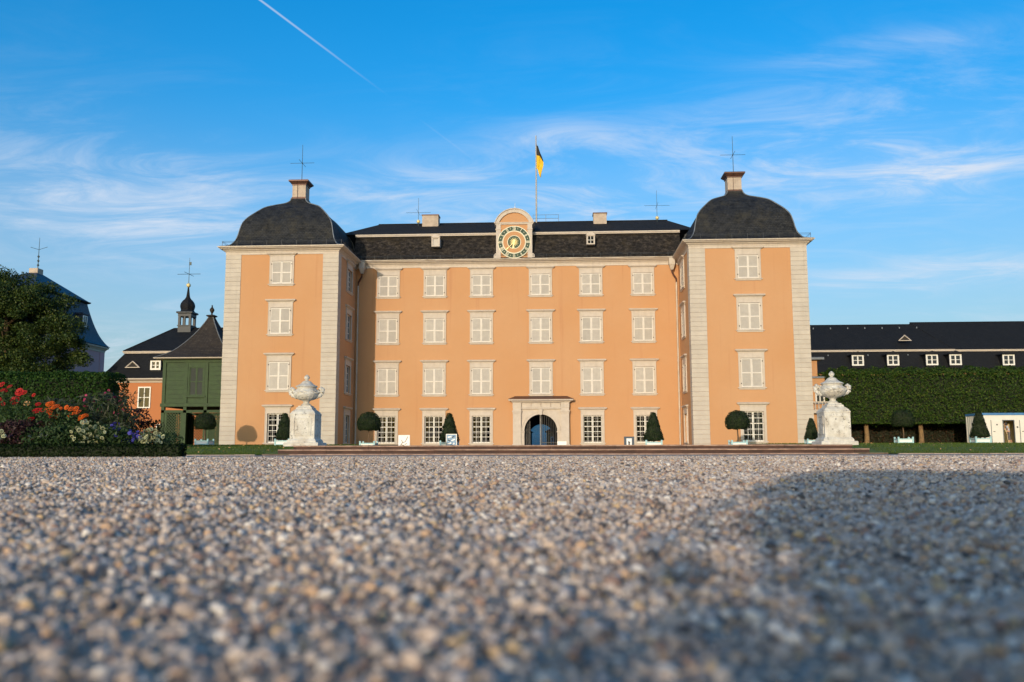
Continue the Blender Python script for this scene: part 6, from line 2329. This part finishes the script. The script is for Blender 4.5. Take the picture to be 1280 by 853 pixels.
# ------------------------------------------------------------------ grass blades on the lawn fronts
def grass():
    V = []
    for x0, x1, n in ((-32, -13.4, 26000), (14.3, 42, 34000)):
        y = 39.95 + 26 * rng.random(n) ** 2.0
        x = x0 + (x1 - x0) * rng.random(n)
        z = np.interp(y, [39.8, 44, 52, 66, 500], [0.05, 0.34, 0.55, 0.74, 0.74])
        h = rng.uniform(.04, .095, n)
        a = rng.random(n) * 2 * np.pi
        w = .014
        b = np.stack([x, y, z - .005], 1)
        s = np.stack([np.cos(a) * w, np.sin(a) * w, np.zeros(n)], 1)
        tip = b + np.stack([rng.normal(0, .02, n), rng.normal(0, .02, n), h], 1)
        V.append(np.stack([b - s, b + s, tip], 1).reshape(-1, 3))
    V = np.concatenate(V)
    o = fast_mesh('grass', V, np.arange(len(V)).reshape(-1, 3), 'grass_blade')
    tag(o, 'short green grass blades of the mown lawns', 'grass', kind='stuff')
    # a few fallen leaves
    n = 260
    x = np.where(rng.random(n) < .35, rng.uniform(-24, -13.5, n), rng.uniform(15, 38, n))
    y = 40 + 20 * rng.random(n)
    z = np.interp(y, [39.8, 44, 52, 66], [0.05, 0.34, 0.55, 0.74]) + .045
    P = np.stack([x, y, z], 1)
    v, q = leaf_quads(P, np.tile([0, -.3, 1.0], (n, 1)), .11, .4)
    o = fast_mesh('fallen_leaves', v, q, 'petal_peach')
    tag(o, 'scattered yellow fallen leaves on the lawn', 'leaves', kind='stuff')


grass()


# ------------------------------------------------------------------ gravel: loose stones
def gravel():
    src = bpy.data.collections.new('pebble_shapes')
    for k in range(7):
        bm = bmesh.new()
        bmesh.ops.create_icosphere(bm, subdivisions=2, radius=1.0)
        r = random.Random(k + 3)
        ax = (1.0, r.uniform(.7, .95), r.uniform(.5, .8))
        ph = [r.uniform(0, 6) for _ in range(6)]
        planes = [(Vector((r.gauss(0, 1), r.gauss(0, 1), r.gauss(0, 1))).normalized(), r.uniform(.55, .85)) for _ in range(9)]
        for v in bm.verts:
            c = v.co.copy()
            for nrm, d in planes:
                e = c.dot(nrm) - d
                if e > 0:
                    c -= nrm * e * .95
            c *= 1 + .09 * math.sin(c.x * 3 + ph[0]) * math.sin(c.y * 3.4 + ph[1]) + .05 * math.sin(c.z * 6 + ph[2])
            v.co = Vector((c.x * ax[0], c.y * ax[1], c.z * ax[2]))
        me = bpy.data.meshes.new('pebble_%d' % k)
        bm.to_mesh(me)
        bm.free()
        me.polygons.foreach_set('use_smooth', [True] * len(me.polygons))
        me.materials.append(MAT['pebble'])
        o = bpy.data.objects.new('pebble_%d' % k, me)
        src.objects.link(o)
    P, S = [], []
    # (y0, y1, half width at y0, at y1, stones per m2, smallest and median radius)
    for y0, y1, xa, xb, den, r0, rm in ((-.3, 1.0, 1.3, 1.6, 36000, .0008, .0021), (1.0, 2.6, 1.6, 2.8, 19000, .0012, .0027), (2.6, 7.0, 3.2, 6.5, 6200, .0017, .0036), (7.0, 21.0, 7.0, 15.5, 800, .003, .0062)):
        A = (xa + xb) * (y1 - y0)
        n = int(A * den)
        y = y0 + (y1 - y0) * rng.random(n)
        hw = xa + (xb - xa) * (y - y0) / (y1 - y0)
        x = (rng.random(n) * 2 - 1) * hw
        s = np.clip(rm * np.exp(rng.normal(0, .58, n)), r0, rm * 3.6)
        # stones lie looser in some places than others
        z = ground_z(x, y) + s * rng.uniform(-.15, .65, n)
        keep = (x * x + (y) ** 2) > .02
        P.append(np.stack([x, y, z], 1)[keep]); S.append(s[keep])
    # a few larger stones
    n = 900
    y = .5 + 6 * rng.random(n) ** 1.4
    x = (rng.random(n) * 2 - 1) * (1 + .7 * y)
    s = rng.uniform(.0055, .0105, n)
    P.append(np.stack([x, y, ground_z(x, y) + s * .3], 1)); S.append(s)
    P, S = np.concatenate(P), np.concatenate(S)
    n = len(P)
    me = bpy.data.meshes.new('gravel')
    me.vertices.add(n)
    me.vertices.foreach_set('co', P.astype(np.float32).ravel())
    for nm, typ, key, arr in (('psize', 'FLOAT', 'value', S), ('pick', 'INT', 'value', rng.integers(0, 7, n)), ('prot', 'FLOAT_VECTOR', 'vector', rng.uniform(-.5, .5, (n, 3)) + np.stack([np.zeros(n), np.zeros(n), rng.random(n) * 6.28], 1))):
        at = me.attributes.new(nm, typ, 'POINT')
        at.data.foreach_set(key, (arr.astype(np.int32) if typ == 'INT' else arr.astype(np.float32)).ravel())
    o = link('gravel', me)
    me.materials.append(MAT['pebble'])
    tag(o, 'loose grey, tan and rust pebbles covering the near ground', 'gravel', kind='stuff')
    ng = bpy.data.node_groups.new('scatter_pebbles', 'GeometryNodeTree')
    ng.interface.new_socket('Geometry', in_out='INPUT', socket_type='NodeSocketGeometry')
    ng.interface.new_socket('Geometry', in_out='OUTPUT', socket_type='NodeSocketGeometry')
    gi, go = ng.nodes.new('NodeGroupInput'), ng.nodes.new('NodeGroupOutput')
    ci = ng.nodes.new('GeometryNodeCollectionInfo')
    ci.inputs['Collection'].default_value = src
    ci.inputs['Separate Children'].default_value = True
    ci.inputs['Reset Children'].default_value = True
    ip = ng.nodes.new('GeometryNodeInstanceOnPoints')
    ip.inputs['Pick Instance'].default_value = True

    def attr(nm, typ):
        a = ng.nodes.new('GeometryNodeInputNamedAttribute')
        a.data_type = typ
        a.inputs['Name'].default_value = nm
        return a.outputs['Attribute']
    L = ng.links.new
    L(gi.outputs[0], ip.inputs['Points'])
    L(ci.outputs[0], ip.inputs['Instance'])
    L(attr('pick', 'INT'), ip.inputs['Instance Index'])
    L(attr('psize', 'FLOAT'), ip.inputs['Scale'])
    er = ng.nodes.new('FunctionNodeEulerToRotation')
    L(attr('prot', 'FLOAT_VECTOR'), er.inputs[0])
    L(er.outputs[0], ip.inputs['Rotation'])
    L(ip.outputs[0], go.inputs[0])
    md = o.modifiers.new('scatter', 'NODES')
    md.node_group = ng
    print('pebbles', n)


gravel()
